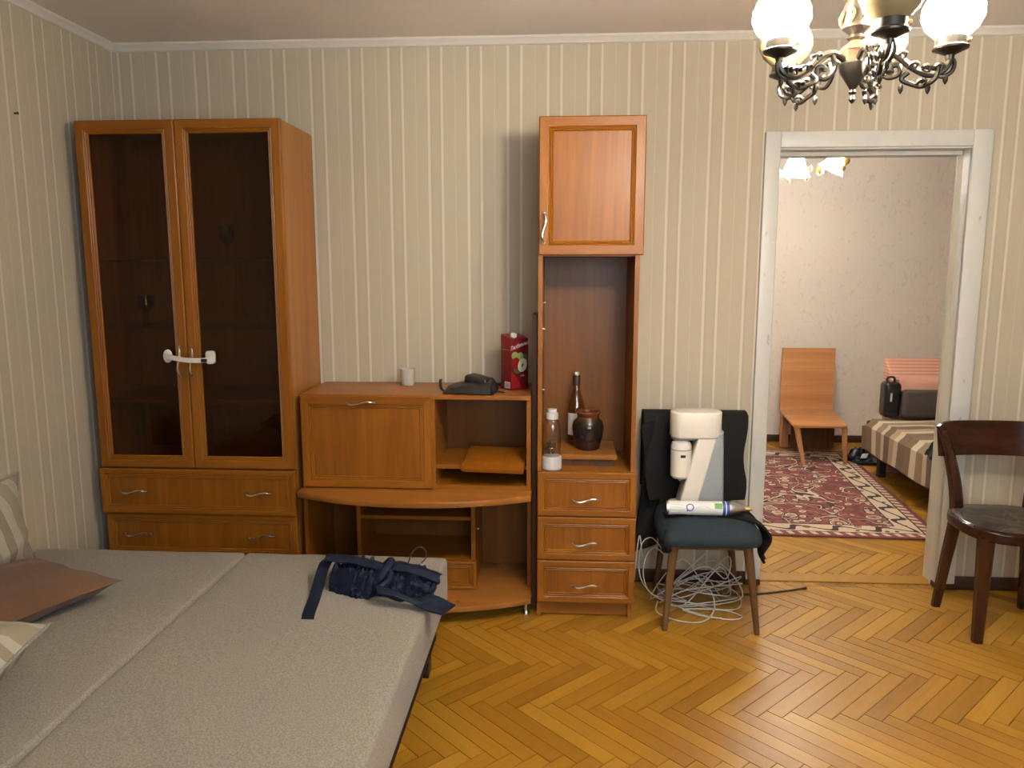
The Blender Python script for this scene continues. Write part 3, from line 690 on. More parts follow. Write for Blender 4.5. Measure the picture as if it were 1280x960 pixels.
obj('plinth', G().box(tx0+t, ty+.004, 0.006, tx1-t-.008, ty+.020, .066), 'alder_x', TC)
front(TC, 'door', tx0+.001, tx1+.006, 1.545, 2.085, ty, -.421, .058, ((-.071, 1.652),), True, L=.115)
for z0, z1, hz in ((.455, .647, .534), (.262, .451, .343), (.070, .258, .155)):
    front(TC, 'drawer', tx0, tx1, z0, z1, ty-.012, -.432, .046, ((.112, hz),))
for z, y in ((.985, -.36), (1.24, -.34), (1.35, -.34)): obj('shelf_pin', G().lathe([(.004, 0), (.004, .012)], (0, 0, 0), 8, M=T((tx0+t-.002, y, z)) @ Rot(90, 'Y')), 'chrome', TC)
tag(obj('spare_panel', G().box(-.121, -.34, 0, -.100, -.16, 1.30, .001), 'dark_board', loc=(-.11, -.25, 0)), 'dark wooden panel standing in the gap beside the narrow cabinet', 'board')
# raised board in the niche with jar, bottle and flask
RB = thing('stand_board', 'small raised wooden board under the brown jar in the niche', 'board', (.10, -.19, .647))
obj('top_board', G().box(-.045, -.335, .678, .243, -.05, .700, .002), 'alder_top', RB); obj('riser', G().box(-.03, -.318, .647, .230, -.065, .678), 'dark_board', RB)
J = thing('jar', 'squat dark glazed clay jar with reddish rim in the niche', 'jar', (.122, -.215, .700))
obj('body', G().lathe([(.046, 0), (.052, .004), (.066, .060), (.070, .100), (.064, .125), (.050, .138), (.047, .148), (.052, .160), (.056, .166), (.052, .170), (.044, .164), (.041, .148), (.045, .13), (.058, .10), (.04, .02)], (.122, -.215, .700), 32), 'jar_glaze', J)
BT = thing('liquor_bottle', 'empty clear glass bottle with dark cap behind the brown jar', 'bottle', (.072, -.115, .700))
obj('glass', G().lathe([(.034, 0), (.0385, .006), (.0385, .165), (.034, .195), (.018, .245), (.0145, .265), (.0135, .300), (.011, .300), (.012, .262), (.016, .243), (.032, .190), (.036, .165), (.036, .010), (.03, .006)], (.072, -.115, .7), 24), 'amber_glass', BT)
obj('cap', G().lathe([(.0155, .268), (.0155, .312), (.014, .315)], (.072, -.115, .7), 16), 'print_dark', BT); obj('cork', G().lathe([(.010, .315), (.011, .326), (.006, .331)], (.072, -.115, .7), 16), 'white_plastic', BT)
def curved(x, y, z0, z1, r_, a0, a1, n=10): return G().grid(lambda u, v: (x+r_*math.cos(R(a0+(a1-a0)*u)), y+r_*math.sin(R(a0+(a1-a0)*u)), z0+(z1-z0)*v), n, 1, .0005)
obj('paper_label', curved(.072, -.115, .745, .845, .0392, -165, -75), 'print_white', BT)
FL = thing('water_flask', 'transparent water flask with pale grey cap and base in the niche', 'bottle', (-.040, -.385, .647))
cx_, cy_ = -.035, -.372
obj('base_cup', G().lathe([(.039, 0), (.042, .004), (.042, .052), (.039, .058), (.02, .058)], (cx_, cy_, .647), 28), 'light_plastic', FL)
obj('glass', G().lathe([(.037, .058), (.038, .062), (.038, .19), (.034, .205), (.023, .222), (.021, .222), (.032, .203), (.036, .188), (.036, .062)], (cx_, cy_, .647), 28, cap=False), 'bottle_plastic', FL)
cp = obj('cap', G().lathe([(.0245, .216), (.0260, .218), (.0260, .240), (.024, .243), (.0205, .244), (.0205, .256), (.019, .259)], (cx_, cy_, .647), 28), 'light_plastic', FL)
for i, (a, z) in enumerate(((-118, .748), (-96, .748), (-74, .748), (-107, .722), (-85, .722))):
    obj('print_square', curved(cx_, cy_, z-.001, z+.020, .0392, a-9, a+9, 3), 'print_brown', FL)
    M_ = T((cx_+.0396*math.cos(R(a)), cy_+.0396*math.sin(R(a)), z+.009)) @ Rot(a+90, 'Z') @ Rot(90, 'X')
    text_obj('letter', 'ПАГОУ'[i], .012, M_, 'print_tan', FL, depth=.0002)
for z in (.780, .796, .812, .828): obj('scale_mark', curved(cx_, cy_, z, z+.0012, .0388, -105, -75, 3), 'print_brown', FL)

# ------------------------------------------------------------------ things on the low unit
JC = thing('juice_carton', 'tall red juice carton with apples and white cap on the low unit', 'carton', (-.185, -.165, .962))
cw, cd, ch = .098, .074, .235
ang = 42
cc = Vector((-.217, -.245, 0)) + (Matrix.Rotation(R(ang), 3, 'Z') @ Vector((cw/2, cd/2, 0)))
MJ = T((cc.x, cc.y, .962)) @ Rot(ang, 'Z')
g = G(MJ)
fr_ = [g.v(p) for p in ((-cw/2, -cd/2, 0), (cw/2, -cd/2, 0), (cw/2, cd/2, 0), (-cw/2, cd/2, 0), (-cw/2, -cd/2, .224), (cw/2, -cd/2, .224), (cw/2, cd/2, .245), (-cw/2, cd/2, .245))]
for q in ((3,2,1,0),(4,5,6,7),(0,1,5,4),(1,2,6,5),(2,3,7,6),(3,0,4,7)): g.f([fr_[i] for i in q])
bmesh.ops.bevel(g.bm, geom=g.bm.edges[:], offset=.0025, segments=2, profile=.5, affect='EDGES')
obj('carton', g, 'carton_red', JC)
obj('cap', G(MJ @ T((-.012, -.006, .2325)) @ Rot(15, 'X')).lathe([(.0145, 0), (.0145, .013), (.013, .015)], (0, 0, 0), 20), 'print_white', JC)
MFf = MJ @ T((0, -cd/2-.0004, 0)) @ Rot(90, 'X')       # x right, y up on the front face
MSf = MJ @ T((-cw/2-.0004, 0, 0)) @ Rot(-90, 'Z') @ Rot(90, 'X')
text_obj('lettering', 'Любимый', .0235, MFf @ T((.000, .196, 0)) @ Rot(14, 'Z'), 'print_white', JC, .25)
def disc(name, M_, cx, cy, rx, ry, mat, d=.0004, n=24, rot=0):
    ca, sa = math.cos(R(rot)), math.sin(R(rot))
    obj(name, G(M_).prism([(cx+rx*math.cos(2*PI*i/n)*ca-ry*math.sin(2*PI*i/n)*sa, cy+rx*math.cos(2*PI*i/n)*sa+ry*math.sin(2*PI*i/n)*ca) for i in range(n)], 'z', 0, d), mat, JC, smooth=False)
disc('apple_print', MFf, -.028, .152, .018, .018, 'print_apple_green', .0003); disc('apple_print', MFf, .002, .147, .018, .018, 'print_apple_green', .0004); disc('apple_print', MFf, .028, .138, .018, .020, 'print_leaf', .0003)
disc('apple_print', MFf, -.022, .118, .024, .026, 'print_red', .0005); disc('leaf_print', MFf, -.012, .092, .026, .020, 'print_leaf', .0004)
disc('apple_print', MFf, .014, .108, .025, .031, 'print_apple_cream', .0007, rot=-20); disc('seed_print', MFf, .014, .108, .004, .009, 'print_dark', .0009, rot=-20)
obj('stripe_print', G(MFf).prism([(-.048, .085), (-.040, .080), (.010, .012), (-.020, .008), (-.048, .010)], 'z', 0, .0003), 'print_red', JC, smooth=False)
text_obj('lettering', 'сок', .012, MFf @ T((.014, .062, 0)), 'print_white', JC)
for i in range(11): obj('text_line', G(MSf).box(-.026, .176-i*.0118, 0, .020-.012*(i % 3 == 2), .1785-i*.0118, .0003), 'print_apple_green' if i == 0 else 'print_dark', JC, smooth=False)
obj('barcode_patch', G(MSf).box(-.008, .008, 0, .030, .036, .0003), 'print_white', JC, smooth=False)
for i in range(7): obj('barcode_bar', G(MSf).box(-.004+i*.0045, .011, .0003, -.002+i*.0045, .032, .0006), 'print_dark', JC, smooth=False)

CU = obj('plastic_cup', G().lathe([(.027, 0), (.029, .002), (.035, .073), (.0365, .074), (.0365, .077), (.0345, .076), (.0335, .072), (.028, .004)], (-.70, -.115, .962), 28), 'cup_plastic' if 'cup_plastic' in MATS else base_mat('cup_plastic', (.62, .57, .48), .3, Alpha=.55)[0].name, loc=(-.70, -.115, .962))
tag(CU, 'small translucent plastic cup on the low unit by the wall', 'cup')
BP = thing('leather_pouch', 'black leather pouch with strap lying on the low unit', 'pouch', (-.40, -.27, .962))
def pouch(u, v):
    a = u; x = -.505+.22*u+.012*v; y = -.355+.17*v-.03*u
    h = .006+.052*math.sin(PI*min(1, .15+.85*u)*.62)*(math.sin(PI*v)**.5 if 0 < v < 1 else 0)+.006*noise.noise(Vector((u*5, v*5, 2)))
    if u in (0, 1) or v in (0, 1): h = .004
    return (x, y, .962+max(.002, h))
obj('body', G().grid(pouch, 18, 12, .0).grid(lambda u, v: (pouch(1-u, v)[0], pouch(1-u, v)[1], .9622), 18, 12), 'black_leather', BP)
obj('flap', G(T((-.352, -.285, 1.012)) @ Rot(-22, 'Z') @ Rot(9, 'Y')).box(-.055, -.045, -.018, .055, .040, .020, .012, 3), 'black_leather', BP)
sp2 = spline([(-.500, -.33, .972), (-.512, -.335, .985), (-.515, -.335, 1.012), (-.512, -.335, 1.024)], 5)
obj('strap', G().grid(lambda u, v: sp2[round(u*(len(sp2)-1))]+Vector(((v-.5)*.012, 0, 0)), len(sp2)-1, 1, .003), 'black_leather', BP)
obj('strap_tail', G().tube(spline([(-.31, -.30, .972), (-.275, -.31, .969), (-.24, -.33, .967)], 5), [.008, .008, .007, .007, .007, .007, .007, .007, .006, .006, .005], 8, flat=.4), 'black_leather', BP)
obj('buckle', G().tube(spline([(-.44, -.345, .988), (-.43, -.355, 1.0), (-.42, -.345, .995), (-.43, -.335, .99)], 5, True), .002, 6, True), 'chrome', BP)
tag(obj('adapter_cord', G().tube(spline([(-.30, -.10, .969), (-.24, -.09, .968), (-.17, -.10, .968), (-.15, -.12, .967)], 6), .006, 8), 'cable_dark', loc=(-.22, -.1, .962)), 'short thick black cord running behind the red carton', 'cord')

# ------------------------------------------------------------------ sofa bed and cushions
SB = thing('sofa_bed', 'unfolded grey fabric sofa bed along the striped wall', 'sofa bed', (-1.2, -1.9, 0))
def mattress(x0, x1, y0, y1, z0, z1, seed):
    g = G(); g.box(x0, y0, z0, x1, y1, z1, .016, 3)
    bmesh.ops.subdivide_edges(g.bm, edges=[e for e in g.bm.edges if e.calc_length() > .3], cuts=18, use_grid_fill=True)
    for v in g.bm.verts:
        if v.co.z > (z0+z1)/2:
            v.co.z += .007*noise.noise(Vector((v.co.x*2.2+seed, v.co.y*2.2, seed)))+.003*noise.noise(Vector((v.co.x*7, v.co.y*7, seed)))
    return g
YS0, YS1 = -2.98, -.832
obj('mattress', mattress(-2.02, -1.192, YS0, YS1, .25, .422, 1), 'sofa_fabric', SB)
obj('mattress', mattress(-1.190, -.418, YS0, YS1, .25, .422, 5), 'sofa_fabric', SB)
obj('base', G().box(-1.98, YS0+.03, .07, -1.20, YS1-.03, .25, .008, 2).box(-1.19, YS0+.03, .10, -.462, YS1-.02, .25, .008, 2), 'dark_sofa', SB)
for x, y in ((-.505, -.93), (-.505, -2.9), (-1.93, -.93), (-1.93, -2.9), (-1.16, -.93)):
    obj('foot', G().prism([(x-.03, y-.03), (x+.03, y-.03), (x+.03, y+.03), (x-.03, y+.03)], 'z', 0, .101, .004), 'black_plastic', SB)
MP = T((-1.735, -1.405, .480)) @ Rot(-24, 'Z') @ Rot(-1, 'Y') @ Rot(1, 'X')
P1 = tag(obj('throw_pillow', G(MP).pillow(.48, .50, .115, 20, 2.4, .010, 3), 'brown_fabric', loc=(-1.735, -1.405, .43)), 'plain brown pillow lying on the sofa bed', 'pillow')
MP = T((-1.562, -1.995, .535)) @ Rot(10, 'Z') @ Rot(-1, 'Y') @ Rot(4, 'X')
P2 = thing('striped_pillow', 'beige and cream striped pillow on the sofa bed in front of the brown pillow', 'pillow', (-1.562, -1.995, .43))
obj('cover', G(MP).pillow(.50, .46, .21, 20, 2.4, .010, 8, .05), 'cushion_stripes', P2)
def rim(w_, d_, pin=.10, n=18):
    pts = []
    for e in range(4):
        for i in range(n):
            s = 2*i/n-1; a, b = ((s, -1), (1, s), (-s, 1), (-1, -s))[e]
            pts.append(Vector((a*w_/2*(1-pin*(1-b*b)*abs(a)**3), b*d_/2*(1-pin*(1-a*a)*abs(b)**3), 0)))
    return pts
obj('piping', G(MP).tube(rim(.506, .466, .05), .0045, 6, True), 'sofa_fabric', P2)
MP = T((-1.972, -1.275, .592)) @ Rot(84, 'Y') @ Rot(4, 'X')
P3 = thing('back_cushion', 'large striped beige cushion leaning against the wall at the left edge', 'cushion', (-1.95, -1.25, .43))
obj('cover', G(MP).pillow(.325, .60, .15, 20, 2.6, .02, 12), 'wall_cushion_stripes', P3)
obj('piping', G(MP).tube(rim(.331, .606), .005, 6, True), 'sofa_fabric', P3)

# navy bundle tied with straps
NB = thing('fabric_bundle', 'crumpled navy blue bag tied up with straps on the sofa bed corner', 'bag', (-.60, -1.12, .424))
def bund(u, v):
    x = -.765+.36*u; yc = -1.12-.03*u
    wv = .105*(1-.35*math.exp(-((u-.52)/.10)**2))*(.55+.45*math.sin(PI*min(1, u*1.05)))
    a = PI*v; hh = (.085-.018*u)*(1-.20*math.exp(-((u-.50)/.08)**2))*(.5+.5*math.sin(PI*min(1, .12+u*.95))**.5)
    n_ = noise.noise(Vector((u*8, v*5, 1)))*.030+abs(noise.noise(Vector((u*19, v*12, 4))))*.030-.01
    y = yc-math.cos(a)*(wv+n_*.7); z = .424+max(0, math.sin(a)*(hh+n_*1.4))
    return (x+n_*.5, y, z)
obj('body', G().grid(bund, 52, 30, .004), 'navy_fabric', NB)
obj('flap', G().grid(lambda u, v: (-.80+.24*u, -1.03-.05*u-.085*v, .490+.022*math.sin(PI*v*.8)+.012*math.sin(PI*u)+.004*noise.noise(Vector((u*6, v*3, 5)))-.02*u), 20, 6, .004), 'navy_fabric', NB)
obj('flap', G().grid(lambda u, v: (-.585+.185*u, -1.07-.02*u-.07*v, .490+.014*math.sin(PI*v)+.010*math.sin(PI*u)-.035*u+.004*noise.noise(Vector((u*6, v*3, 9)))), 20, 6, .004), 'navy_fabric', NB)
ss = spline([(-.785, -1.05, .495), (-.803, -1.09, .490), (-.805, -1.16, .450), (-.795, -1.24, .431), (-.782, -1.33, .428), (-.770, -1.385, .428)], 6)
obj('strap', G().grid(lambda u, v: ss[round(u*(len(ss)-1))]+Vector(((v-.5)*.040, 0, 0)), len(ss)-1, 2, .003), 'navy_fabric', NB)
obj('strap', G().grid(lambda u, v: (-.60+.19*u+.025*v, -1.225-.045*u-.055*v+.02*u*v, .466-.036*u+.010*math.sin(PI*v)+.005*math.sin(6*u)), 18, 5, .004), 'navy_fabric', NB)
obj('tail', G().grid(lambda u, v: (-.425+.095*u-.03*v, -1.225-.035*u-.075*v, .440-.012*u*u-.004*v+.004*math.sin(5*u+2*v)), 10, 6, .005), 'navy_fabric', NB)
obj('knot', G().tube(spline([(-.58, -1.10, .500), (-.565, -1.13, .514), (-.575, -1.17, .500), (-.595, -1.19, .475), (-.60, -1.15, .480), (-.59, -1.11, .486)], 5, True), .015, 8, True).tube(spline([(-.575, -1.15, .50), (-.555, -1.19, .482), (-.58, -1.23, .465), (-.605, -1.20, .46)], 5, True), .013, 8, True), 'navy_fabric', NB)
obj('cord_loop', G().tube(spline([(-.515, -1.09, .495), (-.50, -1.085, .535), (-.475, -1.085, .553), (-.455, -1.085, .540), (-.455, -1.09, .515), (-.47, -1.09, .497)], 6), .0022, 6), 'cable_dark', NB)

# ------------------------------------------------------------------ main chandelier
cx, cy, cz, cR = .655, -1.70, 1.98, .19
CH = thing('chandelier', 'ornate bronze five-arm chandelier with opal glass shades, two of them lit', 'chandelier', (cx, cy, 1.86))
obj('finial', G().lathe([(.002, 1.862), (.008, 1.870), (.005, 1.880), (.009, 1.886), (.006, 1.892), (.030, 1.930), (.034, 1.946), (.030, 1.95)], (cx, cy, 0), 24), 'bronze', CH)
obj('hub', G().lathe([(.031, 1.944), (.031, 1.972), (.034, 1.976), (.028, 1.984), (.014, 1.994), (.010, 2.000)], (cx, cy, 0), 8), 'copper_plate', CH)
obj('stem', G().lathe([(.010, 1.998), (.020, 2.002), (.014, 2.010), (.030, 2.024), (.033, 2.045), (.027, 2.072), (.017, 2.100), (.015, 2.13), (.022, 2.145), (.014, 2.16), (.010, 2.20), (.018, 2.215), (.008, 2.23), (.007, 2.40)], (cx, cy, 0), 20, ripple=lambda a, z: 1+.06*math.cos(8*a)*(2.02 < z < 2.09)), 'bronze', CH)
obj('canopy', G().lathe([(.008, 2.39), (.045, 2.42), (.062, 2.46), (.065, 2.498), (.02, 2.498)], (cx, cy, 0), 28), 'bronze', CH)
for i in range(8):
    a = i*PI/4; c_, s_ = math.cos(a), math.sin(a)
    pts = [(cx+c_*r_-s_*o_, cy+s_*r_+c_*o_, z) for r_, o_, z in ((.030, 0, 2.028), (.035, .006, 2.038), (.034, .010, 2.050), (.032, .006, 2.058), (.034, .001, 2.052), (.034, .003, 2.044))]
    obj('leaf_scroll', G().tube(spline(pts, 3), .0028, 6), 'brass', CH)
lit = {1, 4}
for k in range(5):
    a = R(-90+72*k); c_, s_ = math.cos(a), math.sin(a)
    def P3_(r_, z, o_=0): return (cx+c_*r_-s_*o_, cy+s_*r_+c_*o_, z)
    arm = obj('arm', G().tube(spline([P3_(.028, 1.955), P3_(.055, 1.967), P3_(.085, 1.958), P3_(.115, 1.932), P3_(.150, 1.912), P3_(.178, 1.918), P3_(.189, 1.934), P3_(cR, 1.950)], 6), [.0075]*43, 8), 'bronze', CH)
    g = G()
    g.tube(spline([P3_(.060, 1.962, .004), P3_(.052, 1.935, .004), P3_(.070, 1.912, .0), P3_(.092, 1.916, -.004), P3_(.092, 1.934, -.004), P3_(.078, 1.936, 0), P3_(.076, 1.926, 0)], 5), .0055, 7)
    g.tube(spline([P3_(.170, 1.930, -.003), P3_(.165, 1.902, -.004), P3_(.142, 1.888, 0), P3_(.118, 1.895, .004), P3_(.098, 1.907, .003), P3_(.112, 1.920, 0)], 5), .0055, 7)
    g.tube(spline([P3_(.186, 1.948, .004), P3_(.200, 1.935, .006), P3_(.196, 1.915, .004), P3_(.178, 1.905, 0), P3_(.158, 1.912, -.003)], 5), .005, 7)
    for (r0, z0) in ((.110, 1.930), (.136, 1.922), (.160, 1.922), (.128, 1.893), (.086, 1.954)):
        for sg in (-1, 1):
            g.tube(spline([P3_(r0, z0, 0), P3_(r0+.008, z0+.008, sg*.008), P3_(r0+.018, z0+.004, sg*.012), P3_(r0+.014, z0-.006, sg*.008)], 3), [.005, .005, .005, .0045, .0045, .004, .004, .003, .003, .002], 6)
    for (r0, z0) in ((.098, 1.885), (.152, 1.880), (.185, 1.898)): g.lathe([(.001, -.010), (.005, -.003), (.006, .004), (.003, .012)], P3_(r0, z0), 7)
    obj('scrollwork', g, 'bronze', arm)
    ex, ey, _ = P3_(cR, 0); dz = -.028
    obj('cup', G().lathe([(.008, 1.966), (.010, 1.976), (.026, 1.984), (.036, 1.988), (.037, 1.992), (.031, 1.996), (.031, 2.016), (.028, 2.018)], (ex, ey, dz), 24), 'bronze', arm)
    sh = [(.024, 2.008), (.036, 2.014), (.058, 2.034), (.069, 2.058), (.067, 2.080), (.056, 2.102), (.046, 2.122), (.043, 2.140), (.047, 2.158), (.054, 2.168)]
    sh = [(r_*.90, 2.008+(z-2.008)*.94) for r_, z in sh]
    obj('shade', G().lathe(sh+[(r_-.003, z-.001) for r_, z in sh[::-1]], (ex, ey, dz), 32), 'lit_shade' if k in lit else 'unlit_shade', CH)
    obj('screw', G().lathe([(.003, -.008), (.003, 0), (.0055, 0), (.0055, .006)], (0, 0, 0), 8, M=T((ex+.032, ey-.006, 2.006+dz)) @ Rot(90, 'Y')), 'brass', arm)

# ------------------------------------------------------------------ blue upholstered chair
NC = thing('upholstered_chair', 'old chair with dark blue seat and splayed wooden legs beside the doorway', 'chair', (.62, -.30, 0))
def seat_out(n=40):
    pts = []
    for i in range(n):
        a = 2*PI*i/n; ca, sa = math.cos(a), math.sin(a); e = .30
        px = math.copysign(abs(ca)**e, ca); py = math.copysign(abs(sa)**e, sa)
        wv = .213 if py < 0 else .213-.028*py
        pts.append((.622+px*wv, -.315+py*.228))
    return pts
so = seat_out(); g = G()
def ring_(k, z, dz=0): return [g.v((.622+(x-.622)*k, -.315+(y+.315)*k, z+(dz if y < -.5 else 0))) for x, y in so]
rs_ = [ring_(.93, .366), ring_(.985, .370), ring_(1.0, .380), ring_(1.0, .398), ring_(.975, .415), ring_(.90, .432), ring_(.75, .448), ring_(.5, .456), ring_(.25, .458)]
for A, B_ in zip(rs_, rs_[1:]):
    for i in range(len(so)): g.f([A[i], A[(i+1) % len(so)], B_[(i+1) % len(so)], B_[i]])
g.f(rs_[0][::-1]); g.f(rs_[-1])
st_ = obj('seat', g, 'teal_velvet', NC)
obj('seat_frame', G().box(.45, -.50, .345, .79, -.12, .368, .006, 2), 'chair_leg', NC)
for (fx, fy, tx_, ty_) in ((.440, -.519, .474, -.490), (.816, -.531, .772, -.490), (.452, -.105, .490, -.135), (.825, -.085, .765, -.135)):
    obj('leg', G().tube([(fx, fy, 0), (fx+(tx_-fx)*.5, fy+(ty_-fy)*.5, .2), (tx_, ty_, .370)], [.0115, .016, .021], 14), 'chair_leg', NC)
for x in (.47, .765): obj('back_post', G().tube([(x, -.118, .37), (x, -.112, .60), (x, -.095, .825)], [.016, .015, .013], 10), 'chair_leg', NC)
obj('backrest', G().grid(lambda u, v: (.43+.375*u, -.118+.022*v-.02*math.sin(PI*u)*0, .56+.27*v), 12, 8, .03), 'teal_velvet', NC)
JK = thing('jacket', 'black jacket hung over the back of the blue chair', 'jacket', (.60, -.17, .20))
def jfront(u, v):
    z = .852-.392*v
    xl = .372+.012*math.sin(v*3)+.055*max(0, v-.72)**1.2*2.2; xr = .834-.010*math.sin(v*4)+.006*math.sin(v*9)-.05*max(0, v-.75)
    y = -.138-.030*v-.012*math.sin(u*9+v*2)*(.3+v)-.006*noise.noise(Vector((u*4, v*4, 3)))-.03*max(0, .06-v)*0
    return (xl+(xr-xl)*u, y, z+.006*math.sin(u*5)*(1-v))
obj('front_panel', G().grid(jfront, 30, 20, .008), 'black_fabric', JK)
def jback(u, v):
    p = jfront(u, 0); return (p[0], -.138+.082*min(1, v*4), .852+.004-.45*max(0, v-.2)) if v > 0 else (p[0], -.138, p[2])
obj('back_panel', G().grid(jback, 20, 16, .006), 'black_fabric', JK)
obj('side_panel', G().grid(lambda u, v: (.362+.095*u+.012*math.sin(v*5), -.155+.035*u-.012*math.sin(v*6+u*3)+.02*v, .80-.60*v+.03*u), 10, 18, .012), 'black_fabric', JK)
jp = spline([(.66, -.31, .464), (.76, -.33, .456), (.826, -.35, .440), (.862, -.375, .405), (.868, -.395, .37), (.850, -.405, .315), (.868, -.41, .275)], 6)
def sleeve(u, v):
    i = round(u*(len(jp)-1)); p = jp[i]; wd = .20-.15*max(0, u-.45)*1.6
    return (p.x+.010*math.sin(v*4+u*4), p.y+(v-.5)*wd, p.z+.005*math.sin(v*7)*(u < .5))
obj('sleeve', G().grid(sleeve, len(jp)-1, 10, .008), 'black_fabric', JK)
obj('hem', G().grid(lambda u, v: (.47+.20*u, -.30-.12*v+.03*u, .4635+.002*math.sin(u*7)), 12, 6, .004), 'black_fabric', JK)
obj('strap', G().tube(spline([(.44, -.50, .425), (.430, -.535, .40), (.435, -.545, .37), (.45, -.54, .355), (.43, -.535, .35), (.42, -.54, .38)], 4), .009, 6, flat=.6), 'black_fabric', JK)
obj('hanging_cuff', G().grid(lambda u, v: (.52+.17*u, -.22+.03*math.sin(u*4), .372-.055*v*(.4+.6*u)), 10, 4, .02), 'black_fabric', JK)
obj('buckle', G().box(.665, -.25, .300, .715, -.225, .352, .006, 2), 'black_plastic', JK)

# ------------------------------------------------------------------ soda maker and gas cylinder
SM = thing('soda_maker', 'white and grey soda maker standing on the blue chair', 'soda maker', (.60, -.24, .459))
def rprism(poly, y0, y1, bev): return G().prism(poly, 'y', y0, y1, bev, 4)
def stadium(x0, x1, yc, hw, z0, z1, bev=.008):
    pts = [(x1-hw+hw*math.cos(R(a)), yc+hw*math.sin(R(a))) for a in range(-90, 91, 12)]+[(x0+hw*.75+hw*.75*math.cos(R(a)), yc+hw*math.sin(R(a))) for a in range(90, 271, 12)]
    return G().prism(pts, 'z', z0, z1, bev, 3)
obj('base', stadium(.475, .712, -.262, .058, .459, .478), 'soda_white', SM)
obj('column', rprism([(.582, .477), (.711, .477), (.700, .800), (.655, .800)], -.304, -.214, .018), 'soda_grey', SM)
obj('front_spine', rprism([(.516, .477), (.594, .477), (.672, .795), (.594, .795)], -.315, -.205, .008), 'soda_white', SM)
obj('head', stadium(.474, .694, -.262, .062, .772, .886), 'soda_white', SM)
obj('underside', stadium(.480, .60, -.262, .045, .762, .773, .003), 'soda_grey', SM)
bt = obj('bottle_sleeve', G().lathe([(.012, .588), (.036, .594), (.0435, .604), (.0445, .71), (.0445, .718)], (.522, -.282, 0), 28), 'soda_white', SM)
obj('cap_band', G().lathe([(.0435, .717), (.0435, .724)], (.522, -.282, 0), 28), 'soda_grey', bt)
obj('lid', G().lathe([(.0445, .723), (.0445, .735), (.038, .752), (.020, .762)], (.522, -.282, 0), 28), 'soda_white', bt)
obj('nozzle', G().lathe([(.006, .578), (.010, .590)], (.522, -.282, 0), 14), 'soda_grey', bt)
obj('display', curved(.522, -.282, .690, .702, .0450, -100, -72, 4), 'black_plastic', bt)
GC = thing('gas_cylinder', 'white and blue gas cylinder lying on the blue chair seat', 'gas cylinder', (.63, -.392, .46))
gy, gz = -.392, .4905
def lay(prof): return G().lathe([(r_, z) for r_, z in prof], (0, 0, 0), 28, M=T((.448, gy, gz)) @ Rot(90, 'Y'))
obj('body', lay([(.024, 0), (.0285, .003), (.0300, .010), (.0300, .235)]), 'print_white', GC)
obj('bottom_ring', lay([(.026, -.001), (.0302, .002), (.0304, .008), (.0302, .010)]), 'aluminium', GC)
obj('blue_band', lay([(.0303, .234), (.0303, .262)]), 'print_blue', GC); obj('band_ring', lay([(.0306, .246), (.0306, .250)]), 'print_white', GC)
obj('shoulder', lay([(.0300, .262), (.0295, .275), (.024, .300), (.014, .322), (.011, .330)]), 'aluminium', GC)
obj('valve', lay([(.0105, .328), (.0105, .348), (.007, .350), (.007, .360), (.004, .362)]), 'brass', GC)
def on_cyl(s0, s1, a0, a1, n=8):      # patch on the cylinder wall: along x, angle about it
    return G().grid(lambda u, v: (.448+s0+(s1-s0)*u, gy-.0312*math.cos(R(a0+(a1-a0)*v)), gz+.0312*math.sin(R(a0+(a1-a0)*v))), 4, n, .0004)
obj('green_patch', on_cyl(.200, .232, 15, 60), 'print_green', GC)
obj('logo_ring', G().tube([(.448+.098+.014*math.cos(a), gy-.0303*math.cos(R(22)+.014/.03*math.sin(a)), gz+.0303*math.sin(R(22)+.014/.03*math.sin(a))) for a in [i*PI/10 for i in range(20)]], .0022, 6, True), 'print_blue', GC)
obj('logo_dot', on_cyl(.083, .089, -8, 0, 2), 'print_blue', GC)
for i in range(4): obj('text_line', on_cyl(.018, .070-.008*(i % 2), 40-i*20, 43-i*20, 2), 'print_grey', GC)
obj('swirl_line', G().tube([(.448+.12+.10*s, gy-.0308*math.cos(R(10+25*math.sin(s*5))), gz+.0308*math.sin(R(10+25*math.sin(s*5)))) for s in [i/16 for i in range(17)]], .0008, 5), 'print_grey', GC)

# ------------------------------------------------------------------ cables on the floor
rc = random.Random(11)
def tangle(n, cx_, cy_, rx, ry, zmax):
    pts = []; a = 0
    for i in range(n):
        a += rc.uniform(.9, 1.5); k = rc.uniform(.55, 1.05); zz = .006+zmax*rc.random()**2
        pts.append((cx_+rx*k*math.cos(a)+rc.uniform(-.04, .04), cy_+ry*k*math.sin(a), zz))
    return pts
CB = thing('cable_tangle', 'tangled loops of white cable on the floor under the blue chair', 'cable', (.62, -.22, 0))
obj('cable', G().tube(spline(tangle(30, .62, -.20, .19, .14, .20), 6), .0028, 6), 'cable_white', CB)
obj('cable', G().tube(spline(tangle(24, .64, -.22, .17, .13, .10), 6), .0026, 6), 'cable_white', CB)
obj('loop', G().tube(spline([(.53, -.30, .006), (.60, -.36, .005), (.68, -.40, .005), (.75, -.41, .005), (.79, -.38, .005), (.74, -.33, .006), (.64, -.32, .008), (.56, -.33, .010), (.55, -.34, .008), (.62, -.385, .006), (.70, -.405, .006)], 7), .0032, 6), 'cable_white', CB)
obj('loop', G().tube(spline([(.44, -.28, .02), (.43, -.36, .006), (.50, -.43, .005), (.58, -.45, .005), (.64, -.41, .006), (.68, -.34, .03), (.665, -.30, .09), (.60, -.24, .13)], 7), .0032, 6), 'cable_white', CB)
obj('loop', G().tube(spline([(.47, -.16, .22), (.42, -.18, .28), (.375, -.20, .26), (.362, -.20, .16), (.38, -.22, .08), (.44, -.26, .03), (.50, -.28, .02)], 7), .0030, 6), 'cable_white', CB)
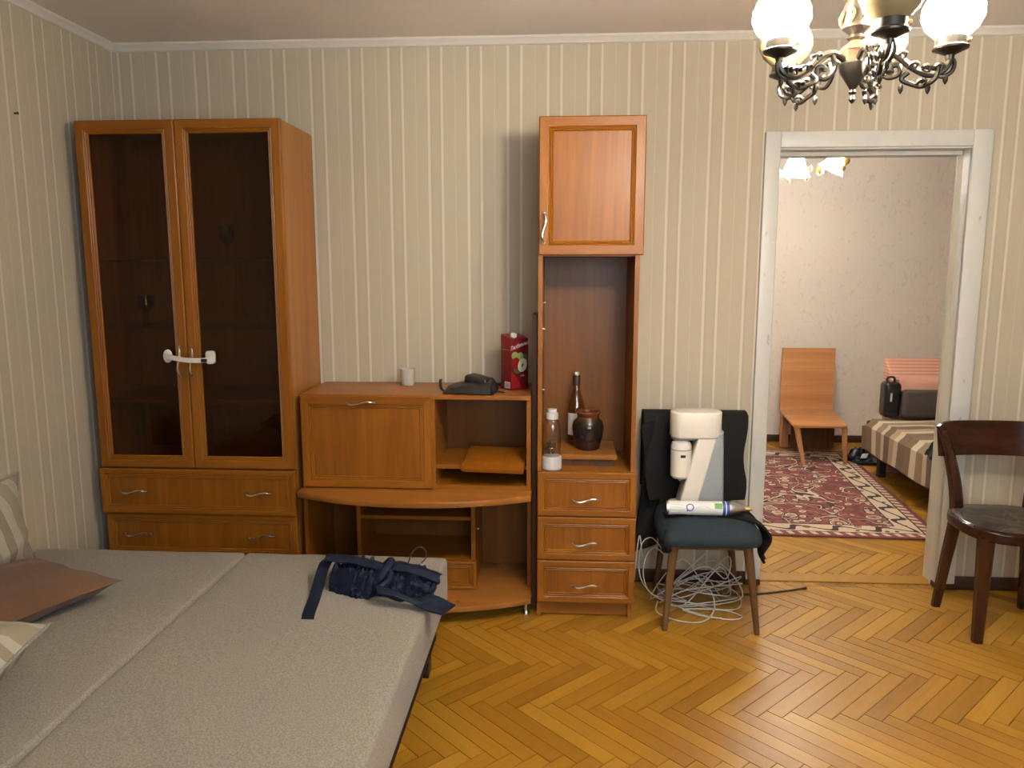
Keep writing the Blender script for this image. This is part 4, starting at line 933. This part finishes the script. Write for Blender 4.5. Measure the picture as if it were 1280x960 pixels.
obj('loop', G().tube(spline([(.48, -.18, .20), (.43, -.20, .24), (.39, -.22, .20), (.38, -.24, .12), (.41, -.26, .05), (.48, -.24, .02)], 7), .0028, 6), 'cable_white', CB)
obj('tail', G().tube(spline([(.375, -.21, .20), (.362, -.21, .30), (.352, -.20, .22), (.346, -.18, .10), (.345, -.14, .008), (.36, -.05, .006)], 7), .0028, 6), 'cable_white', CB)
tag(obj('dark_wire', G().tube(spline([(.70, -.13, .006), (.80, -.145, .004), (.93, -.13, .004), (1.06, -.09, .004), (1.16, -.055, .006)], 8), [.0045]*30+[.0055, .0065, .007], 7), 'cable_dark', loc=(.93, -.1, 0)), 'short dark wire lying on the parquet right of the blue chair', 'wire')

# ------------------------------------------------------------------ mahogany chair
BC = thing('wooden_chair', 'dark polished wooden chair with curved backrest right of the doorway', 'chair', (1.866, -.36, 0))
bx = 1.866
def dseat(n=48, w_=.215, d_=.205, yc=-.375):
    pts = []
    for i in range(n):
        a = 2*PI*i/n; ca, sa = math.cos(a), math.sin(a); e = .72
        pts.append((bx+w_*math.copysign(abs(ca)**e, ca), yc+d_*math.copysign(abs(sa)**e, sa)))
    return pts
obj('seat_rim', G().prism(dseat(), 'z', .415, .462, .010, 3), 'mahogany_x', BC)
ds = dseat(); g = G()
rs_ = [[g.v((bx+(x-bx)*k, -.375+(y+.375)*k, z)) for x, y in ds] for k, z in ((.93, .458), (.925, .466), (.86, .471), (.5, .472), (.15, .472))]
for A, B_ in zip(rs_, rs_[1:]):
    for i in range(len(ds)): g.f([A[i], A[(i+1) % len(ds)], B_[(i+1) % len(ds)], B_[i]])
g.f(rs_[-1]); g.f(rs_[0][::-1])
obj('seat_pad', g, 'worn_leather', BC)
obj('seat_bead', G().tube([(bx+(x-bx)*.945, -.375+(y+.375)*.945, .462) for x, y in ds], .004, 6, True), 'mahogany_x', BC)
def bar(pts, ws, ds_):
    """rectangular section post along pts"""
    g = G(); rings = []
    for (x, y, z), w_, d_ in zip(pts, ws, ds_):
        q = [(-w_, -d_*.6), (-w_*.6, -d_), (w_*.6, -d_), (w_, -d_*.6), (w_, d_*.6), (w_*.6, d_), (-w_*.6, d_), (-w_, d_*.6)]
        rings.append([g.v((x+a, y+b, z)) for a, b in q])
    for A, B_ in zip(rings, rings[1:]):
        for i in range(8): g.f([A[i], A[(i+1) % 8], B_[(i+1) % 8], B_[i]])
    g.f(rings[0][::-1]); g.f(rings[-1]); return g
for s in (-1, 1):
    pp = spline([(bx+s*.186, -.205, 0), (bx+s*.170, -.225, .22), (bx+s*.152, -.240, .42), (bx+s*.160, -.232, .56), (bx+s*.190, -.205, .72), (bx+s*.212, -.185, .80)], 5)
    n_ = len(pp); obj('rear_post', bar(pp, [.017+.007*math.sin(PI*min(1, i/n_*1.1)) for i in range(n_)], [.015+.006*math.sin(PI*i/n_) for i in range(n_)]), 'mahogany', BC)
    obj('front_leg', bar([(bx+s*.180, -.540, 0), (bx+s*.172, -.525, .22), (bx+s*.162, -.505, .43)], [.019, .024, .029], [.019, .023, .027]), 'mahogany', BC)
def brest(u, v):
    s = 2*u-1; sag = .012*(1-s*s); top = .838-.006*(1-s*s)-.004*abs(s)**8*6; bot = .684-.004*(1-s*s)
    return (bx+s*(.224-.012*(1-v)), -.200+.055*(1-s*s)+.012*v, bot+(top-bot)*v)
obj('backrest', G().grid(brest, 28, 8, .016), 'mahogany_x', BC)

# ------------------------------------------------------------------ far room: rug, bench, sofa, lamp
q0, q1, q2, q3 = Vector((.52, .69, 0)), Vector((2.13, .652, 0)), Vector((2.335, 2.74, 0)), Vector((.735, 2.82, 0))
nu, nv = 36, 44
V, Fa, UV = [], [], []
for j in range(nv+1):
    for i in range(nu+1):
        u, v = i/nu, j/nv; p = q0.lerp(q1, u).lerp(q3.lerp(q2, u), v); V.append((p.x, p.y, .0085+.0012*noise.noise(Vector((u*6, v*6, 0))))); UV.append((u*1.62, v*2.12))
for j in range(nv):
    for i in range(nu): a = j*(nu+1)+i; Fa.append((a, a+1, a+nu+2, a+nu+1))
rim_ = [i for i in range(nu+1)]+[(j)*(nu+1)+nu for j in range(1, nv+1)]+[nv*(nu+1)+i for i in range(nu-1, -1, -1)]+[j*(nu+1) for j in range(nv-1, 0, -1)]
b0 = len(V)
for i in rim_: V.append((V[i][0], V[i][1], .0006)); UV.append(UV[i])
for k in range(len(rim_)): k2 = (k+1) % len(rim_); Fa.append((rim_[k], b0+k, b0+k2, rim_[k2]))
me = bpy.data.meshes.new('rug'); me.from_pydata(V, [], Fa); ul = me.uv_layers.new(name='UVMap')
for lp in me.loops: ul.data[lp.index].uv = UV[lp.vertex_index]
me.materials.append(MATS['rug']); rg = bpy.data.objects.new('oriental_rug', me); C.objects.link(rg); tag(rg, 'red oriental rug with cream and navy floral pattern in the far room', 'rug')

BN = thing('wooden_bench_seat', 'wooden seat of bare boards with tall back standing by the far wall', 'bench', (2.03, 2.6, .009))
def off_(p, dz): return (p[0], p[1], p[2]+dz)
obj('seat_board', G().prism([(1.815, 2.31), (2.150, 2.31), (2.185, 2.335), (2.285, 2.93), (1.850, 2.93), (1.785, 2.335)], 'z', .288, .308, .003), 'bench_wood', BN)
obj('back_board', G().grid(lambda u, v: (1.848+.434*u+.006*v, 2.945+.03*v, .300+.534*v), 1, 1, .018), 'bench_wood', BN)
obj('leg', bar([(1.858, 2.290, .009), (1.812, 2.345, .288)], [.014, .022], [.012, .014]), 'bench_leg', BN)
obj('leg', bar([(2.176, 2.305, .009), (2.168, 2.345, .288)], [.014, .020], [.012, .014]), 'bench_leg', BN)
obj('side_board', G().box(1.848, 2.86, .009, 1.905, 2.925, .288, .002), 'bench_leg', BN)
obj('apron', G().box(1.90, 2.78, .03, 2.25, 2.796, .288, .001), 'dark_board', BN)
obj('side_board', G().box(2.20, 2.86, .009, 2.262, 2.925, .288, .002), 'bench_leg', BN)

FS = thing('far_sofa', 'dark low sofa in the far room under a striped blanket', 'sofa', (2.66, 1.5, 0))
obj('base', G().box(2.225, .62, .16, 3.10, 2.09, .40, .015, 2), 'dark_sofa', FS)
for x in (2.32, 3.03):
    for y in (.72, 2.00): obj('leg', G().box(x-.025, y-.025, 0, x+.025, y+.025, .161, .003), 'black_plastic', FS)
def blanket(u, v):
    y = .64+1.44*v
    # profile: hangs on the left side then lies on the top
    if u < .25: k = u/.25; x = 2.195+.010*math.sin(v*9)*(1-k); z = .195+.19*k+.006*math.sin(v*14)*(1-k)
    elif u < .33: k = (u-.25)/.08; x = 2.195+.045*math.sin(k*PI/2); z = .385+.034*(1-math.cos(k*PI/2))+.012*math.sin(k*PI/2)
    else: k = (u-.33)/.67; x = 2.24+.80*k; z = .431+.008*noise.noise(Vector((x*5, y*5, 1)))
    if v > .94: z -= .05*((v-.94)/.06)**2*(1 if u > .25 else .3); y -= .0
    return (x, y, z)
bk = tag(obj('blanket', G().grid(blanket, 30, 30, .012), 'blanket_stripes', loc=(2.6, 1.4, .4)), 'brown and beige striped blanket spread over the far sofa', 'blanket')
tag(obj('grey_cushion', G(T((2.60, 1.955, .545)) @ Rot(82, 'X')).box(-.19, -.10, -.045, .19, .10, .045, .03, 4), 'grey_cushion', loc=(2.60, 1.955, .44)), 'dark brownish grey cushion standing at the end of the far sofa', 'cushion')
tag(obj('pink_pillow', G(T((2.65, 2.035, .590)) @ Rot(82, 'X')).pillow(.48, .30, .10, 14, 2.8, .012, 5), 'pink_fabric', loc=(2.65, 2.035, .44)), 'plain pink pillow behind the grey cushion on the far sofa', 'pillow')
tag(obj('folded_mattress', G().prism([(2.09, .0), (2.20, .0), (2.26, .825), (2.22, .842), (2.10, .70)], 'x', 2.385, 2.95, .02, 3), 'pink_stripes', loc=(2.67, 2.15, 0)), 'folded pink striped mattress standing behind the pillows of the far sofa', 'mattress')
BB = thing('black_bag', 'black bag with handle standing at the left end of the far sofa', 'bag', (2.35, 1.98, .44))
obj('body', G().box(2.292, 1.95, .441, 2.408, 2.07, .695, .03, 4), 'black_bag', BB); obj('handle', G().tube(spline([(2.32, 2.01, .69), (2.325, 2.01, .722), (2.365, 2.01, .725), (2.375, 2.01, .69)], 5), .009, 7), 'black_plastic', BB)
obj('tag', G().box(2.325, 1.944, .56, 2.337, 1.951, .62), 'print_grey', BB)
def crumple(u, v):
    a = 2*PI*u; r_ = v; n_ = noise.noise(Vector((math.cos(a)*2, math.sin(a)*2, r_*3)))
    return (2.355+.125*r_*math.cos(a)*(1+.25*n_), 2.47+.14*r_*math.sin(a)*(1+.25*n_), max(.004, .085*(1-r_**1.6)*(1+.9*n_)+.02*noise.noise(Vector((u*9, v*9, 2)))*(1-r_)))
PB = thing('plastic_bag', 'crumpled black plastic bag with white print on the floor by the far sofa', 'bag', (2.355, 2.47, 0))
obj('bag', G().grid(crumple, 30, 12, .002), 'black_bag', PB)
obj('white_print', G().grid(lambda u, v: (2.300+.05*u+.03*v, 2.345+.035*v+.01*u, .050+.028*v), 4, 4, .002), 'print_grey', PB)
obj('flat_edge', G().box(2.27, 2.30, .002, 2.50, 2.34, .028, .006, 2), 'black_bag', PB)
DB = obj('dark_cloth', G(T((2.235, .955, .415))).grid(lambda u, v: (-.048+.012*math.sin(v*9)+.12*u, -.07+.22*v, (.045 if u > .35 else -.04+.24*u)+.014*noise.noise(Vector((u*7, v*7, 1)))+.006), 10, 14, .012), 'black_fabric', loc=(2.23, .95, .42))
tag(DB, 'small black cloth over the edge of the striped blanket', 'cloth')

L2 = thing('far_lamp', 'bright lamp with petal glass shades hanging in the far room', 'lamp', (1.62, 1.66, 2.1))
obj('stem', G().lathe([(.02, 2.29), (.012, 2.31), (.008, 2.33), (.008, 2.47), (.05, 2.485), (.055, 2.499), (.01, 2.499)], (1.62, 1.70, 0), 18), 'gold', L2)
def petal_shade(c, M_, sc=1.0):
    pr_ = [(.026, .0), (.040, -.012), (.056, -.055), (.068, -.100), (.082, -.128), (.094, -.145)]
    rp_ = lambda a, z: 1+(.10*math.cos(7*a) if z < -.09 else .03*math.cos(7*a))
    o = obj('shade', G(T(c) @ M_).lathe([(r_*sc, z*sc) for r_, z in pr_]+[((r_-.003)*sc, z*sc+.001) for r_, z in pr_[::-1]], (0, 0, 0), 42, ripple=rp_), 'far_lit_shade', L2)
    gcap = G(T(c) @ M_).lathe([(.012, .035), (.022, .020), (.028, .004), (.022, -.004)], (0, 0, 0), 16); obj('holder', gcap, 'gold', L2)
    return o
petal_shade((1.492, 1.60, 2.215), Rot(4, 'Y'), .95); petal_shade((1.775, 1.62, 2.225), Rot(28, 'Y') @ Rot(8, 'X'), .85); petal_shade((1.36, 1.92, 2.26), Rot(-30, 'X'))
for e in ((1.488, 1.60, 2.255), (1.785, 1.62, 2.26), (1.36, 1.90, 2.29)): obj('arm', G().tube(spline([(1.62, 1.70, 2.31), ((1.62+e[0])/2, (1.70+e[1])/2, 2.335), e], 6), .006, 8), 'gold', L2)
rl = random.Random(5)
def leaf(c, s_, M_): return G(T(c) @ M_).grid(lambda u, v: ((u-.5)*s_*math.sin(PI*(.1+.85*v)), v*s_*1.3-.6*s_, .2*s_*math.sin(PI*u)), 4, 6, .0015)
for c, s_ in (((1.640, 1.60, 2.108), .050), ((1.800, 1.60, 2.17), .050), ((1.782, 1.60, 2.125), .036), ((1.43, 1.60, 2.10), .028), ((1.575, 1.60, 2.12), .032), ((1.55, 1.58, 2.06), .026), ((1.44, 1.58, 2.045), .022)):
    obj('gold_leaf', leaf(c, s_, Rot(rl.uniform(-40, 40), 'Y') @ Rot(80, 'X')), 'gold', L2)
tag(obj('nail', G().lathe([(.004, 0), (.004, .012), (.006, .014)], (0, 0, 0), 8, M=T((XL, -.685, 2.07)) @ Rot(90, 'Y')), 'black_plastic', loc=(XL, -.685, 2.07)), 'small dark nail in the striped wall above the sofa bed', 'nail')
